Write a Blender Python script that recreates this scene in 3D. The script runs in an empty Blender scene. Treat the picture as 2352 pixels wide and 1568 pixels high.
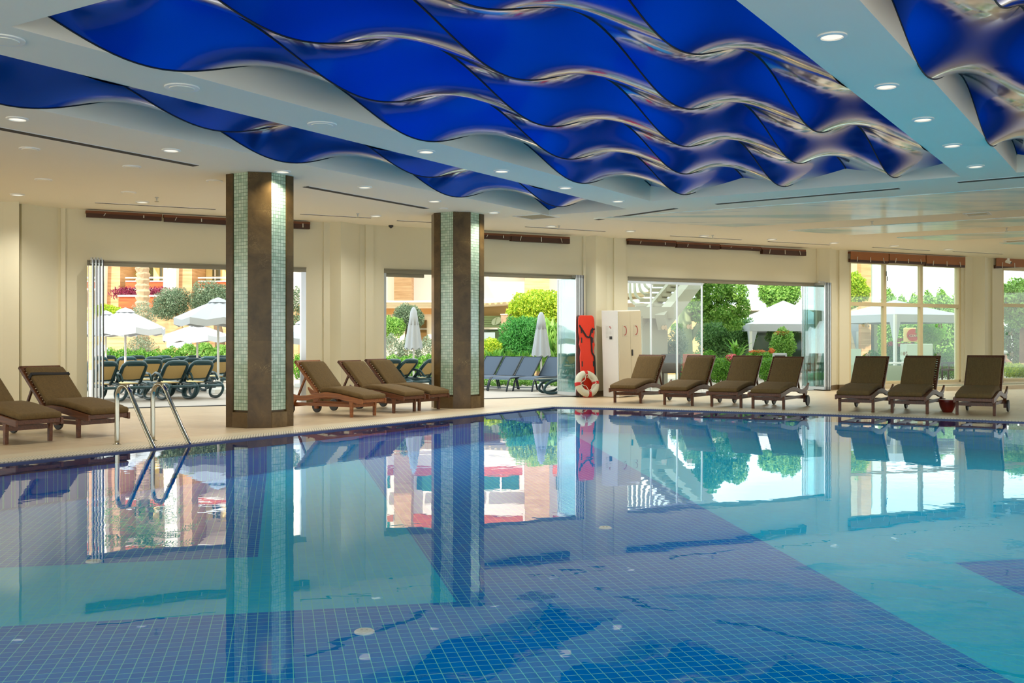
import bpy, math, random
import numpy as np
from mathutils import Vector, Matrix
R = math.radians
SC = bpy.context.scene
COL = SC.collection
rnd = random.Random(7)
# ------------------------------------------------------------------ camera numbers
F, CX, HY, EYE = 2400.0, 1176.0, 789.0, 1.2          # focal length in px of a 2352 px frame, horizon row, eye height
CEIL = 3.64
US, UC = math.sin(R(32.3)), math.cos(R(32.3))        # pool axis u (away, right), v (away, left)
WN, WW = Vector((.4509, -.8926, 0)), Vector((.8926, .4509, 0))   # long window wall: inward normal and direction
WD = 20.49

def at(x, y, Y):      return Vector(((x-CX)/F*Y, Y, EYE+(HY-y)/F*Y))
def gnd(x, y, z=0.0):
    Y = F*(z-EYE)/(HY-y); return Vector(((x-CX)/F*Y, Y, z))
def ceilp(x, y):      return gnd(x, y, CEIL)
def ST(s, t, z=0.0):  return Vector((US*s-UC*t, UC*s+US*t, z))
def toST(p):          return (p.x*US+p.y*UC, -p.x*UC+p.y*US)
def wallY(x, off=0.0):
    q = (x-CX)/F; return (WD-off)/(.8926-.4509*q)
def wallrz(x, y, off=0.0):
    Y = wallY(x, off); p = at(x, y, Y); return p.dot(WW), p.z
def WP(r, z, off=0.0): # point on the window wall; off = distance into the room
    p = WW*r - WN*(WD-off); return Vector((p.x, p.y, z))

# ------------------------------------------------------------------ object helpers
def tag(o, label=None, cat=None, group=None, kind=None):
    if label: o['label'] = label
    if cat: o['category'] = cat
    if group: o['group'] = group
    if kind: o['kind'] = kind
    return o
def E(name, label=None, cat=None, loc=(0,0,0), rz=0.0, group=None, kind=None):
    o = bpy.data.objects.new(name, None); COL.objects.link(o)
    o.empty_display_size = .2
    o.location = loc; o.rotation_euler = (0,0,rz)
    return tag(o, label, cat, group, kind)
def dup(root, loc, rz=0.0, label=None, group=None):
    r = root.copy(); COL.objects.link(r); r.location = loc; r.rotation_euler = (0,0,rz)
    if label: r['label'] = label
    if group: r['group'] = group
    for ch in list(root.children):
        c = ch.copy(); COL.objects.link(c); c.parent = r
        for g in list(ch.children):
            d = g.copy(); COL.objects.link(d); d.parent = c
    return r

class MB:
    def __init__(s): s.v = []; s.f = []
    def add(s, vs, fs):
        b = len(s.v); s.v += [tuple(v) for v in vs]; s.f += [tuple(b+i for i in f) for f in fs]; return s
    def box(s, c, d, ax=None, ay=None, az=None):
        c = Vector(c); ax = Vector(ax or (1,0,0)); ay = Vector(ay or (0,1,0)); az = Vector(az or (0,0,1))
        hx, hy, hz = ax*d[0]/2, ay*d[1]/2, az*d[2]/2
        vs = [c+hx*i+hy*j+hz*k for k in (-1,1) for j in (-1,1) for i in (-1,1)]
        return s.add(vs, [(0,2,3,1),(4,5,7,6),(0,1,5,4),(2,6,7,3),(0,4,6,2),(1,3,7,5)])
    def b2(s, lo, hi):
        return s.box([(a+b)/2 for a, b in zip(lo, hi)], [abs(b-a) for a, b in zip(lo, hi)])
    def bar(s, p0, p1, w, h, up=(0,0,1)):
        p0 = Vector(p0); p1 = Vector(p1); d = p1-p0; L = d.length
        if L < 1e-6: return s
        d /= L; u = Vector(up); sd = d.cross(u)
        if sd.length < 1e-4: sd = d.cross(Vector((1,0,0)))
        sd.normalize(); u = sd.cross(d)
        return s.box((p0+p1)/2, (L, w, h), d, sd, u)
    def tube(s, pts, r, n=8, closed=False, cap=True):
        pts = [Vector(p) for p in pts]; m = len(pts); rs = r if isinstance(r, (list, tuple)) else [r]*m
        vs = []; prev = None
        for i, p in enumerate(pts):
            a = pts[(i-1) % m] if (closed or i > 0) else p
            b = pts[(i+1) % m] if (closed or i < m-1) else p
            d = (b-a).normalized()
            if prev is None:
                ref = Vector((0,0,1)) if abs(d.z) < .9 else Vector((1,0,0))
                x = d.cross(ref).normalized()
            else:
                x = prev - d*prev.dot(d)
                x = x.normalized() if x.length > 1e-5 else d.cross(Vector((0,0,1))).normalized()
            prev = x; y = d.cross(x)
            vs += [p+(x*math.cos(2*math.pi*k/n)+y*math.sin(2*math.pi*k/n))*rs[i] for k in range(n)]
        fs = []
        for i in range(m if closed else m-1):
            j = (i+1) % m
            fs += [(i*n+k, i*n+(k+1) % n, j*n+(k+1) % n, j*n+k) for k in range(n)]
        if cap and not closed: fs += [tuple(range(n))[::-1], tuple((m-1)*n+k for k in range(n))]
        return s.add(vs, fs)
    def lathe(s, prof, c=(0,0,0), n=20, axis=None):
        c = Vector(c); az = Vector(axis or (0,0,1)).normalized()
        ax = az.orthogonal().normalized() if axis else Vector((1,0,0)); ay = az.cross(ax)
        vs = []; fs = []; m = len(prof)
        for r, z in prof:
            vs += [c+az*z+(ax*math.cos(2*math.pi*k/n)+ay*math.sin(2*math.pi*k/n))*max(r, 1e-4) for k in range(n)]
        for i in range(m-1):
            fs += [(i*n+k, i*n+(k+1) % n, (i+1)*n+(k+1) % n, (i+1)*n+k) for k in range(n)]
        if prof[0][0] > 1e-3: fs.append(tuple(range(n))[::-1])
        if prof[-1][0] > 1e-3: fs.append(tuple((m-1)*n+k for k in range(n)))
        return s.add(vs, fs)
    def prism(s, poly, z0, z1):
        n = len(poly); vs = [(p[0], p[1], z0) for p in poly]+[(p[0], p[1], z1) for p in poly]
        return s.add(vs, [tuple(range(n))[::-1], tuple(range(n, 2*n))]+[(i, (i+1) % n, n+(i+1) % n, n+i) for i in range(n)])
    def strip(s, st, y0, y1):           # stations (x, ztop, zbottom) extruded across y
        n = len(st); vs = []
        for x, zt, zb in st: vs += [(x,y0,zb),(x,y1,zb),(x,y1,zt),(x,y0,zt)]
        fs = [(0,3,2,1), tuple(4*(n-1)+k for k in range(4))]
        for i in range(n-1):
            a, b = 4*i, 4*i+4
            fs += [(a,a+1,b+1,b),(a+1,a+2,b+2,b+1),(a+2,a+3,b+3,b+2),(a+3,a,b,b+3)]
        return s.add(vs, fs)
    def grid(s, P):
        n, m = len(P), len(P[0])
        return s.add([p for row in P for p in row], [(i*m+j, i*m+j+1, (i+1)*m+j+1, (i+1)*m+j) for i in range(n-1) for j in range(m-1)])
    def build(s, name, mat, parent=None, smooth=False, world=False, bevel=0.0, origin=None, kind=None, subsurf=0):
        me = bpy.data.meshes.new(name)
        off = Vector((0,0,0))
        if world and parent is not None:
            q = parent
            while q is not None: off = off + Vector(q.location); q = q.parent
        if origin is not None: off = Vector(origin)
        me.from_pydata([tuple(Vector(v)-off) for v in s.v], [], s.f); me.update()
        if smooth: me.polygons.foreach_set('use_smooth', [True]*len(me.polygons))
        if mat: me.materials.append(mat)
        o = bpy.data.objects.new(name, me); COL.objects.link(o)
        if parent is not None: o.parent = parent
        if origin is not None: o.location = origin
        if bevel:
            b = o.modifiers.new('b', 'BEVEL'); b.width = bevel; b.segments = 2; b.limit_method = 'ANGLE'; b.angle_limit = R(40)
        if subsurf:
            m = o.modifiers.new('s', 'SUBSURF'); m.levels = subsurf; m.render_levels = subsurf
        if kind: o['kind'] = kind
        return o

def clip(poly, n, d):                   # keep n.p >= d (2-D)
    out = []
    for i in range(len(poly)):
        a, b = poly[i], poly[(i+1) % len(poly)]
        da, db = n[0]*a[0]+n[1]*a[1]-d, n[0]*b[0]+n[1]*b[1]-d
        if da >= 0: out.append(a)
        if (da >= 0) != (db >= 0):
            k = da/(da-db); out.append((a[0]+(b[0]-a[0])*k, a[1]+(b[1]-a[1])*k))
    return out

# ------------------------------------------------------------------ materials
class NT:
    def __init__(s, name):
        s.m = bpy.data.materials.new(name); s.m.use_nodes = True; s.t = s.m.node_tree; s.t.nodes.clear()
        s.out = s.n('ShaderNodeOutputMaterial')
    def n(s, typ, **kw):
        nd = s.t.nodes.new(typ)
        for k, v in kw.items():
            if k == 'i':
                for a, b in v.items():
                    if hasattr(b, 'is_output'): s.t.links.new(b, nd.inputs[a])
                    else: nd.inputs[a].default_value = b
            else: setattr(nd, k, v)
        return nd
    def math(s, op, a, b=0.0, c=None):
        i = {0: a, 1: b}
        if c is not None: i[2] = c
        return s.n('ShaderNodeMath', operation=op, i=i).outputs[0]
    def mix(s, f, a, b, mode='MIX'):
        nd = s.n('ShaderNodeMix', data_type='RGBA', blend_type=mode)
        for k, v in ((0, f), (6, a), (7, b)):
            if hasattr(v, 'is_output'): s.t.links.new(v, nd.inputs[k])
            else: nd.inputs[k].default_value = v if k == 0 else c4(v)
        return nd.outputs[2]
    def noise(s, vec, scale, detail=3, rough=.55, dist=0.0):
        return s.n('ShaderNodeTexNoise', i={'Vector': vec, 'Scale': scale, 'Detail': detail, 'Roughness': rough, 'Distortion': dist}).outputs[0]
    def ramp(s, f, lo, hi):
        return s.n('ShaderNodeMapRange', i={0: f, 1: lo, 2: hi, 3: 0.0, 4: 1.0}).outputs[0]
    def bsdf(s, col, rough=.5, **kw):
        b = s.n('ShaderNodeBsdfPrincipled')
        kw = dict(kw); kw['Base Color'] = col; kw['Roughness'] = rough
        for k, v in kw.items():
            if hasattr(v, 'is_output'): s.t.links.new(v, b.inputs[k])
            elif k in ('Base Color', 'Emission Color', 'Coat Tint', 'Specular Tint'): b.inputs[k].default_value = c4(v)
            else: b.inputs[k].default_value = v
        return b
    def bump(s, h, strength=.3, dist=.01):
        return s.n('ShaderNodeBump', i={'Strength': strength, 'Distance': dist, 'Height': h}).outputs[0]
    def schlick(s, f0, nrm=None):       # reflectance that is the same from either side of a thin sheet
        lw = s.n('ShaderNodeLayerWeight', i={'Blend': .5, **({'Normal': nrm} if nrm else {})}).outputs['Facing']
        return s.math('ADD', f0, s.math('MULTIPLY', 1-f0, s.math('POWER', lw, 5.0)))
    def soft_fresnel(s, ior, nrm, wp):   # Fresnel of a dielectric sheet, weighted between its two polarisations
        f = s.n('ShaderNodeLayerWeight', i={'Blend': .5, 'Normal': nrm}).outputs['Facing']
        c = s.math('SUBTRACT', 1.0, f); n2 = ior*ior
        g = s.math('SQRT', s.math('ADD', n2-1, s.math('MULTIPLY', c, c)))
        def sq(a, b): q = s.math('DIVIDE', s.math('SUBTRACT', a, b), s.math('ADD', a, b)); return s.math('MULTIPLY', q, q)
        rp = sq(s.math('MULTIPLY', c, n2), g); rs = sq(c, g)
        return s.math('ADD', s.math('MULTIPLY', rp, wp), s.math('MULTIPLY', rs, 1-wp))
    def done(s, shader):
        s.t.links.new(shader if hasattr(shader, 'is_output') else shader.outputs[0], s.out.inputs[0]); return s.m
def c4(c): return (c[0], c[1], c[2], 1.0) if len(c) == 3 else c
def lin(r, g, b):
    f = lambda v: (v/255/12.92) if v/255 <= .04045 else ((v/255+.055)/1.055)**2.4
    return (f(r), f(g), f(b))
def plain(name, col, rough=.5, var=.06, scale=8.0, **kw):
    t = NT(name); tc = t.n('ShaderNodeTexCoord').outputs['Object']
    n = t.noise(tc, scale)
    c = t.mix(n, tuple(x*(1-var) for x in col), tuple(min(1, x*(1+var)) for x in col))
    return t.done(t.bsdf(c, rough, **kw))

M = {}
M['paint'] = plain('wall paint', lin(222,215,188), .75, .02, 1.5)
M['ceil'] = plain('ceiling paint', lin(250,244,228), .8, .015, 1.0)
M['white'] = plain('white enamel', (.85,.85,.83), .35, .02)
M['chrome'] = plain('polished steel', (.44,.41,.33), .14, .02, 5, Metallic=1.0)
M['alu'] = plain('aluminium profile', (.72,.75,.76), .32, .03, 5, Metallic=.85)
M['darkmetal'] = plain('dark gasket', (.03,.03,.03), .5)
M['black'] = plain('black webbing', (.012,.012,.015), .7)
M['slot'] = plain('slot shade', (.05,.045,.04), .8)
M['grey'] = plain('grey plastic', (.55,.55,.52), .5)

def glass_mat(name='clear glass', tint=(.93,.98,.96), refl=1.0):
    t = NT(name)
    f = t.math('MULTIPLY', t.schlick(.04), refl)
    tr = t.n('ShaderNodeBsdfTransparent', i={0: c4(tint)})
    gl = t.n('ShaderNodeBsdfGlossy', i={'Roughness': 0.02, 'Color': (1,1,1,1)})
    return t.done(t.n('ShaderNodeMixShader', i={0: f, 1: tr.outputs[0], 2: gl.outputs[0]}))
M['glass'] = glass_mat()
M['glass_panel'] = glass_mat('folding glass', (.84,.93,.93), 2.2)

def teak(name, c1, c2):
    t = NT(name); tc = t.n('ShaderNodeTexCoord').outputs['Object']
    mp = t.n('ShaderNodeMapping', i={'Vector': tc, 'Scale': (2.0, 26.0, 26.0)}).outputs[0]
    n = t.noise(mp, 1.6, 5, .6, .6)
    n2 = t.noise(tc, 3.0, 2)
    c = t.mix(t.ramp(n, .3, .7), c1, c2)
    c = t.mix(t.math('MULTIPLY', n2, .35), c, c1)
    return t.done(t.bsdf(c, .38, Normal=t.bump(n, .15, .004)))
M['teak'] = teak('oiled dark teak', lin(72,38,19), lin(126,74,40))
M['teak_lit'] = teak('lit orange teak', lin(120,66,28), lin(176,108,52))  # lit copy of the teak: the light on it is put into the colour
M['teak_end'] = teak('pale worn teak', lin(128,96,66), lin(168,134,100))

def woven(name, c1, c2):
    t = NT(name); tc = t.n('ShaderNodeTexCoord').outputs['Object']
    mp = t.n('ShaderNodeMapping', i={'Vector': tc, 'Scale': (9, 260, 9)}).outputs[0]
    mp2 = t.n('ShaderNodeMapping', i={'Vector': tc, 'Scale': (230, 30, 230)}).outputs[0]
    a = t.noise(mp, 1.0, 2); b = t.noise(mp2, 1.0, 2)
    f = t.ramp(t.math('ADD', a, b), .45, 1.55)
    c = t.mix(f, c1, c2)
    return t.done(t.bsdf(c, .9, Normal=t.bump(f, .25, .003)))
M['cushion'] = woven('olive brown woven fabric', lin(72,54,26), lin(130,104,60))

def stone(name, c1, c2, vein, rough=.28, scale=3.0):
    t = NT(name); tc = t.n('ShaderNodeTexCoord').outputs['Object']
    n = t.noise(tc, scale, 6, .65, .4)
    c = t.mix(t.ramp(n, .35, .68), c1, c2)
    v = t.noise(tc, 7.0, 5, .7, 1.2)
    vv = t.math('SUBTRACT', 1.0, t.math('MULTIPLY', t.math('ABSOLUTE', t.math('SUBTRACT', v, .5)), 80.0))
    m = t.ramp(t.noise(tc, 2.2, 2), .56, .66)
    c = t.mix(t.math('MULTIPLY', t.math('MAXIMUM', vv, 0.0), t.math('MULTIPLY', m, .45)), c, vein)
    # slab joints every 0.62 m of height: each slab a slightly different tone
    z = t.n('ShaderNodeSeparateXYZ', i={0: tc}).outputs[2]
    k = t.math('FLOOR', t.math('DIVIDE', z, .62))
    wn = t.n('ShaderNodeTexWhiteNoise', noise_dimensions='1D', i={'W': k}).outputs[0]
    c = t.mix(t.math('MULTIPLY', wn, .4), c, tuple(x*.55 for x in c1))
    return t.done(t.bsdf(c, rough, **{'Specular IOR Level': .3}))
M['marble'] = stone('brown emperador marble', lin(76,56,26), lin(112,87,48), lin(196,168,110))
M['marble_base'] = stone('brown marble base', lin(96,76,46), lin(132,108,72), lin(190,165,120), .35)

def mosaic(name):
    t = NT(name); tc = t.n('ShaderNodeTexCoord').outputs['Object']
    s = t.n('ShaderNodeSeparateXYZ', i={0: tc})
    cb = t.n('ShaderNodeCombineXYZ', i={0: s.outputs[0], 1: s.outputs[2], 2: 0.0}).outputs[0]
    br = t.n('ShaderNodeTexBrick', offset=0.0, i={'Vector': cb, 'Color1': c4(lin(156,180,152)), 'Color2': c4(lin(204,218,192)), 'Mortar': c4(lin(104,116,94)),
             'Scale': 1.0, 'Mortar Size': .0035, 'Mortar Smooth': .1, 'Bias': 0.0, 'Brick Width': .05, 'Row Height': .05})
    n = t.noise(tc, 9, 3)
    c = t.mix(t.math('MULTIPLY', n, .3), br.outputs[0], lin(150,185,165))
    h = t.math('SUBTRACT', 1.0, br.outputs[1])
    return t.done(t.bsdf(c, .14, Normal=t.bump(h, .35, .004), **{'Specular IOR Level': .7}))
M['mosaic'] = mosaic('pale green glass mosaic')

def deck_mat():
    t = NT('beige travertine deck'); tc = t.n('ShaderNodeNewGeometry').outputs['Position']
    rot = t.n('ShaderNodeVectorRotate', rotation_type='Z_AXIS', i={'Vector': tc, 'Angle': R(32.3)}).outputs[0]
    br = t.n('ShaderNodeTexBrick', offset=.5, i={'Vector': rot, 'Color1': c4(lin(206,184,150)), 'Color2': c4(lin(218,198,166)), 'Mortar': c4(lin(170,150,120)),
             'Scale': 1.0, 'Mortar Size': .004, 'Mortar Smooth': .2, 'Bias': 0.0, 'Brick Width': .6, 'Row Height': .6})
    mp = t.n('ShaderNodeMapping', i={'Vector': rot, 'Scale': (1.2, 7, 1)}).outputs[0]
    n = t.noise(mp, 1.5, 5, .6, .5)
    c = t.mix(t.math('MULTIPLY', n, .45), br.outputs[0], lin(186,162,128))
    ro = t.math('ADD', .26, t.math('MULTIPLY', n, .22))
    return t.done(t.bsdf(c, ro))
M['deck'] = deck_mat()
M['deck_out'] = plain('pale terrace paving', lin(186,176,166), .6, .06, 2.0)
M['coping'] = plain('ivory coping stone', lin(214,200,170), .4, .05, 4.0)

def grating_mat():
    t = NT('overflow grating'); p = t.n('ShaderNodeNewGeometry').outputs['Position']
    rot = t.n('ShaderNodeVectorRotate', rotation_type='Z_AXIS', i={'Vector': p, 'Angle': R(32.3)}).outputs[0]
    s = t.n('ShaderNodeSeparateXYZ', i={0: rot})
    m = t.math('GREATER_THAN', t.math('FRACT', t.math('MULTIPLY', t.math('ADD', s.outputs[0], s.outputs[1]), 22.0)), .72)
    c = t.mix(m, lin(226,218,196), lin(150,140,118))
    return t.done(t.bsdf(c, .4))
M['grating'] = grating_mat()

def pool_mat():
    t = NT('blue pool tiles'); p = t.n('ShaderNodeNewGeometry').outputs['Position']
    rot = t.n('ShaderNodeVectorRotate', rotation_type='Z_AXIS', i={'Vector': p, 'Angle': R(-12.5)}).outputs[0]
    s = t.n('ShaderNodeSeparateXYZ', i={0: rot}); a, b = s.outputs[0], s.outputs[1]
    gt, lt = (lambda x, y: t.math('GREATER_THAN', x, y)), (lambda x, y: t.math('LESS_THAN', x, y))
    AND = lambda x, y: t.math('MULTIPLY', x, y)
    NOT = lambda x: t.math('SUBTRACT', 1.0, x)
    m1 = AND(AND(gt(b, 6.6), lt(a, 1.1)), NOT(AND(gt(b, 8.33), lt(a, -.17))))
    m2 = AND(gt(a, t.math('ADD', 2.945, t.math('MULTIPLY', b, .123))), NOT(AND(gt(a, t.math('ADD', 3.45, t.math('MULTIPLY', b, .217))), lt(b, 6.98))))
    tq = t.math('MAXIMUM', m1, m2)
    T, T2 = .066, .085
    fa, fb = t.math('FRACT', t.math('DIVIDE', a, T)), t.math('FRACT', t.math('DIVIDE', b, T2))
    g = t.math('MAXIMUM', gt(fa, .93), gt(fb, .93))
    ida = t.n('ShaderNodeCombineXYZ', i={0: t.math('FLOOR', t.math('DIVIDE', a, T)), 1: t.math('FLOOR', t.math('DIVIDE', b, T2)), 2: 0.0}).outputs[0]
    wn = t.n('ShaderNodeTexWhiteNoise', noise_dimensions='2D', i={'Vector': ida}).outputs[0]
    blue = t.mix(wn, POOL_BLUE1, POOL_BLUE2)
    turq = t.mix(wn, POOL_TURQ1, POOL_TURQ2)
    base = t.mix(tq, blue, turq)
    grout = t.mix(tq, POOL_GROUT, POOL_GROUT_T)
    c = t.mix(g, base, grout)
    return t.done(t.bsdf(c, .6, **{'Specular IOR Level': 0.0}))   # under water the glaze does not shine
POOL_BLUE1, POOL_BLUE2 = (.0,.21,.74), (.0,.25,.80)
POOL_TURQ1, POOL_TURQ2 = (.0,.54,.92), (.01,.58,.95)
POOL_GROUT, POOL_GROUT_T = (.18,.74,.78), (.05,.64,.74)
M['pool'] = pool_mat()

def water_mat():
    t = NT('pool water'); p = t.n('ShaderNodeNewGeometry').outputs['Position']
    n1 = t.noise(p, 1.1, 2, .5, .3); n2 = t.noise(p, 5.5, 2, .5, .2)
    patch = t.ramp(t.noise(p, .35, 2), .42, .66)
    h = t.math('ADD', t.math('MULTIPLY', n1, .7), t.math('MULTIPLY', n2, t.math('ADD', .05, t.math('MULTIPLY', patch, .22))))
    bm = t.bump(h, WATER_BUMP, .02)
    fr = t.soft_fresnel(1.33, bm, .52)
    tr = t.n('ShaderNodeBsdfTransparent', i={0: (.90,.975,1.0,1)})
    gl = t.n('ShaderNodeBsdfGlossy', i={'Roughness': 0.0, 'Color': (1,1,1,1), 'Normal': bm})
    return t.done(t.n('ShaderNodeMixShader', i={0: fr, 1: tr.outputs[0], 2: gl.outputs[0]}))
WATER_BUMP = .11
M['water'] = water_mat()

def film_mat():
    t = NT('glossy blue stretch film')
    nr = t.n('ShaderNodeNewGeometry').outputs['Normal']
    df = t.n('ShaderNodeBsdfDiffuse', i={0: (.0,.045,.40,1)})
    gb = t.n('ShaderNodeBsdfGlossy', i={'Color': (.0,.07,.62,1), 'Roughness': .26})
    base = t.n('ShaderNodeMixShader', i={0: .74, 1: df.outputs[0], 2: gb.outputs[0]})
    ct = t.n('ShaderNodeBsdfGlossy', i={'Color': (1,1,1,1), 'Roughness': .09})
    f = t.n('ShaderNodeLayerWeight', i={'Blend': .5, 'Normal': nr}).outputs['Facing']
    f = t.n('ShaderNodeMapRange', interpolation_type='SMOOTHSTEP', i={0: f, 1: FILM_LO, 2: FILM_HI, 3: .015, 4: .96}).outputs[0]
    return t.done(t.n('ShaderNodeMixShader', i={0: f, 1: base.outputs[0], 2: ct.outputs[0]}))
FILM_LO, FILM_HI = .665, .905
M['film'] = film_mat()
def mural_mat():
    t = NT('painted glossy ceiling film'); p = t.n('ShaderNodeNewGeometry').outputs['Position']
    mp = t.n('ShaderNodeMapping', i={'Vector': p, 'Scale': (.14, .55, 1), 'Rotation': (0,0,R(-32))}).outputs[0]
    n = t.noise(mp, 1.4, 4, .55, 1.6); n2 = t.noise(mp, 3.2, 3, .5, 2.0)
    c = t.mix(t.ramp(n, .46, .66), lin(246,250,244), lin(150,208,222))
    c = t.mix(t.math('MULTIPLY', t.ramp(n2, .56, .72), .6), c, lin(96,160,200))
    return t.done(t.bsdf(c, .4, **{'Coat Weight': .5, 'Coat IOR': 1.4, 'Coat Roughness': .12}))
M['mural'] = mural_mat()
def emit(name, col, s):
    t = NT(name); return t.done(t.n('ShaderNodeEmission', i={0: c4(col), 1: s}))
M['lamp'] = emit('lit lamp lens', (1.0,.93,.74), 1.25)

def bamboo(name, c1, c2):
    t = NT(name); tc = t.n('ShaderNodeTexCoord').outputs['Object']
    z = t.n('ShaderNodeSeparateXYZ', i={0: tc}).outputs[2]
    f = t.math('FRACT', t.math('MULTIPLY', z, 70.0))
    n = t.noise(tc, 6, 3)
    c = t.mix(t.ramp(f, .1, .5), c1, c2); c = t.mix(t.math('MULTIPLY', n, .5), c, c1)
    b = t.bsdf(c, .5)
    tr = t.n('ShaderNodeBsdfTranslucent', i={0: c4(c2)})
    return t.done(t.n('ShaderNodeMixShader', i={0: .25, 1: b.outputs[0], 2: tr.outputs[0]}))
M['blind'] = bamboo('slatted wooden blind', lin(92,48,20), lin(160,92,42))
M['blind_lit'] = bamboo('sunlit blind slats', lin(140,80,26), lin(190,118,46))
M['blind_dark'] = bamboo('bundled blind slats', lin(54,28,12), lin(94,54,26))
M['cord'] = plain('off white blind cord', (.7,.66,.56), .8)
# ================================================================== the setting
T_EDGE = 9.88
FAR = [(17.1, 9.88), (17.38, 8.85), (17.8, 4.8), (17.72, 1.9), (17.6, -9.0)]
NEAR_Y = 3.1  # unseen deck extended to here so its sunlit stone brightens the ceiling
def far_s(t):
    for (s0, t0), (s1, t1) in zip(FAR, FAR[1:]):
        if t <= t0 and t >= t1: return s0+(s1-s0)*(t0-t)/(t0-t1)
    return FAR[-1][0]
INS = ((WN.x, WN.y), -WD-.05)
OUT = ((-WN.x, -WN.y), WD+.05)
def xy(s, t): p = ST(s, t); return (p.x, p.y)
quads = [[xy(-14, T_EDGE), xy(60, T_EDGE), xy(60, 40), xy(-14, 40)]]
for (s0, t0), (s1, t1) in zip(FAR, FAR[1:]):
    quads.append([xy(s0, t0), xy(s1, t1), xy(60, t1), xy(60, t0)])
quads.append([xy(17.6, -9), xy(17.6, -40), xy(60, -40), xy(60, -9)])
mb = MB()
quads = [clip(q, *INS) for q in quads]
quads.append(clip([(-30, -9), (40, -9), (40, NEAR_Y), (-30, NEAR_Y)], (UC, -US), -T_EDGE))
quads.append(clip(clip(clip([(-30, -9), (60, -9), (60, 60), (-30, 60)], (0, 1), NEAR_Y), (UC, -US), 9.0), (-US, -UC), -17.6))
for q in quads:
    q = clip(clip(q, (-1, 0), -40), (1, 0), -30)
    if len(q) > 2: mb.add([(x, y, 0) for x, y in q], [tuple(range(len(q)))])
tag(mb.build('floor', M['deck'], kind='structure'), 'beige travertine deck around the indoor pool', 'floor')

# pool: basin, water, coping
pool_poly = [xy(s, t) for s, t in FAR]
pp = [xy(-14, T_EDGE)] + pool_poly + [xy(-14, -9)]
pp = clip(pp, (0, 1), NEAR_Y)
DEPTH = .45
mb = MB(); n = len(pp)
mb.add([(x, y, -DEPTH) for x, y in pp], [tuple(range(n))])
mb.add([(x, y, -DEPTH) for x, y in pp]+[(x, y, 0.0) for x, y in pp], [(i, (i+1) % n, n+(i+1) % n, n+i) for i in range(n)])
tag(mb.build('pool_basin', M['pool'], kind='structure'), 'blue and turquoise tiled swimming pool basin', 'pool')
WZ = -.012
mb = MB(); mb.add([(x, y, WZ) for x, y in pp], [tuple(range(n))[::-1]])
tag(mb.build('pool_water', M['water'], kind='stuff'), 'still clear water of the indoor swimming pool', 'water')
# dark blue edge tiles, coping and grating along the left and far edges
cen = Vector((4, 10, 0))
edge = [ST(-10, T_EDGE)] + [ST(s, t) for s, t in FAR]
def offset_line(pts, d):
    out = []
    for i, p in enumerate(pts):
        ns = []
        for a, b in ((i-1, i), (i, i+1)):
            if a < 0 or b >= len(pts): continue
            e = (pts[b]-pts[a]).normalized(); nn = Vector((-e.y, e.x, 0)); ns.append(nn)
        m = sum(ns, Vector((0,0,0))).normalized()
        k = d/max(.3, m.dot(ns[0])); out.append(p+m*k)
    return out
def band(d0, d1, z0, z1, name, mat, **kw):
    A, B = offset_line(edge, d0), offset_line(edge, d1); m = MB()
    for i in range(len(edge)-1):
        a0, a1, b1, b0 = A[i], A[i+1], B[i+1], B[i]
        vs = [(p.x, p.y, z) for z in (z0, z1) for p in (a0, a1, b1, b0)]
        m.add(vs, [(0,3,2,1),(4,5,6,7),(0,1,5,4),(1,2,6,5),(2,3,7,6),(3,0,4,7)])
    return m.build(name, mat, **kw)
M['edge_tile'] = plain('navy edge tile', lin(18,40,96), .25, .1, 20)
tag(band(-.03, .05, -.12, .004, 'trim_1', M['edge_tile'], kind='structure'), 'dark blue tile edging at the water line')
tag(band(.05, .32, -.05, .012, 'trim_2', M['grating'], kind='structure'), 'ivory overflow grating along the pool edge')
tag(band(.32, .74, -.05, .006, 'trim_3', M['coping'], kind='structure'), 'ivory coping strip behind the overflow grating')

# drain covers on the pool floor
def drain(p, label):
    o = E('pool_drain_cover', label, 'drain cover', (p[0], p[1], -DEPTH), group='white drain covers on the pool floor')
    MB().lathe([(.0, .014), (.05, .014), (.058, .008), (.058, 0)], n=28).build('cover', M['white'], o)
    for a in (-.5, .5): MB().box((a*.03, 0, .015), (.014, .026, .004)).build('grip_slot', M['grey'], o)
drain(gnd(837,1452,-DEPTH), 'nearest round white drain cover on the dark blue pool floor')
drain(gnd(1390,1213,-DEPTH), 'far round white drain cover under the reflection of the white cabinet')
drain(gnd(215,1290,-DEPTH), 'round white drain cover at left under the reflection of the folded glass doors')

# ------------------------------------------------------------------ window wall with five openings
def rz(x, y, off=0.0): return wallrz(x, y, off)
D1 = (rz(200,600)[0], rz(703,615)[0], 0.0, 2.72)
D2 = (rz(882,623)[0], rz(1331,636)[0], 0.0, 2.75)
D3 = (rz(1442,641)[0], rz(1884,652)[0], 0.0, 2.76)
W4 = (rz(1951,600)[0], rz(2208,610)[0], .12, rz(2080,603)[1])
W5 = (rz(2303,617)[0], rz(2480,620)[0], .12, rz(2310,614)[1])
OPEN = [D1, D2, D3, W4, W5]
TH = .24
mb = MB()
def wbox(m, r0, r1, z0, z1, o0, o1):
    a, b = WP(r0, 0, o0), WP(r1, 0, o0); c, d = WP(r1, 0, o1), WP(r0, 0, o1)
    vs = [(p.x, p.y, z) for z in (z0, z1) for p in (a, b, c, d)]
    m.add(vs, [(0,3,2,1),(4,5,6,7),(0,1,5,4),(1,2,6,5),(2,3,7,6),(3,0,4,7)])
rs = [-9.0]
for o in OPEN: rs += [o[0], o[1]]
rs.append(34.0)
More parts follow.
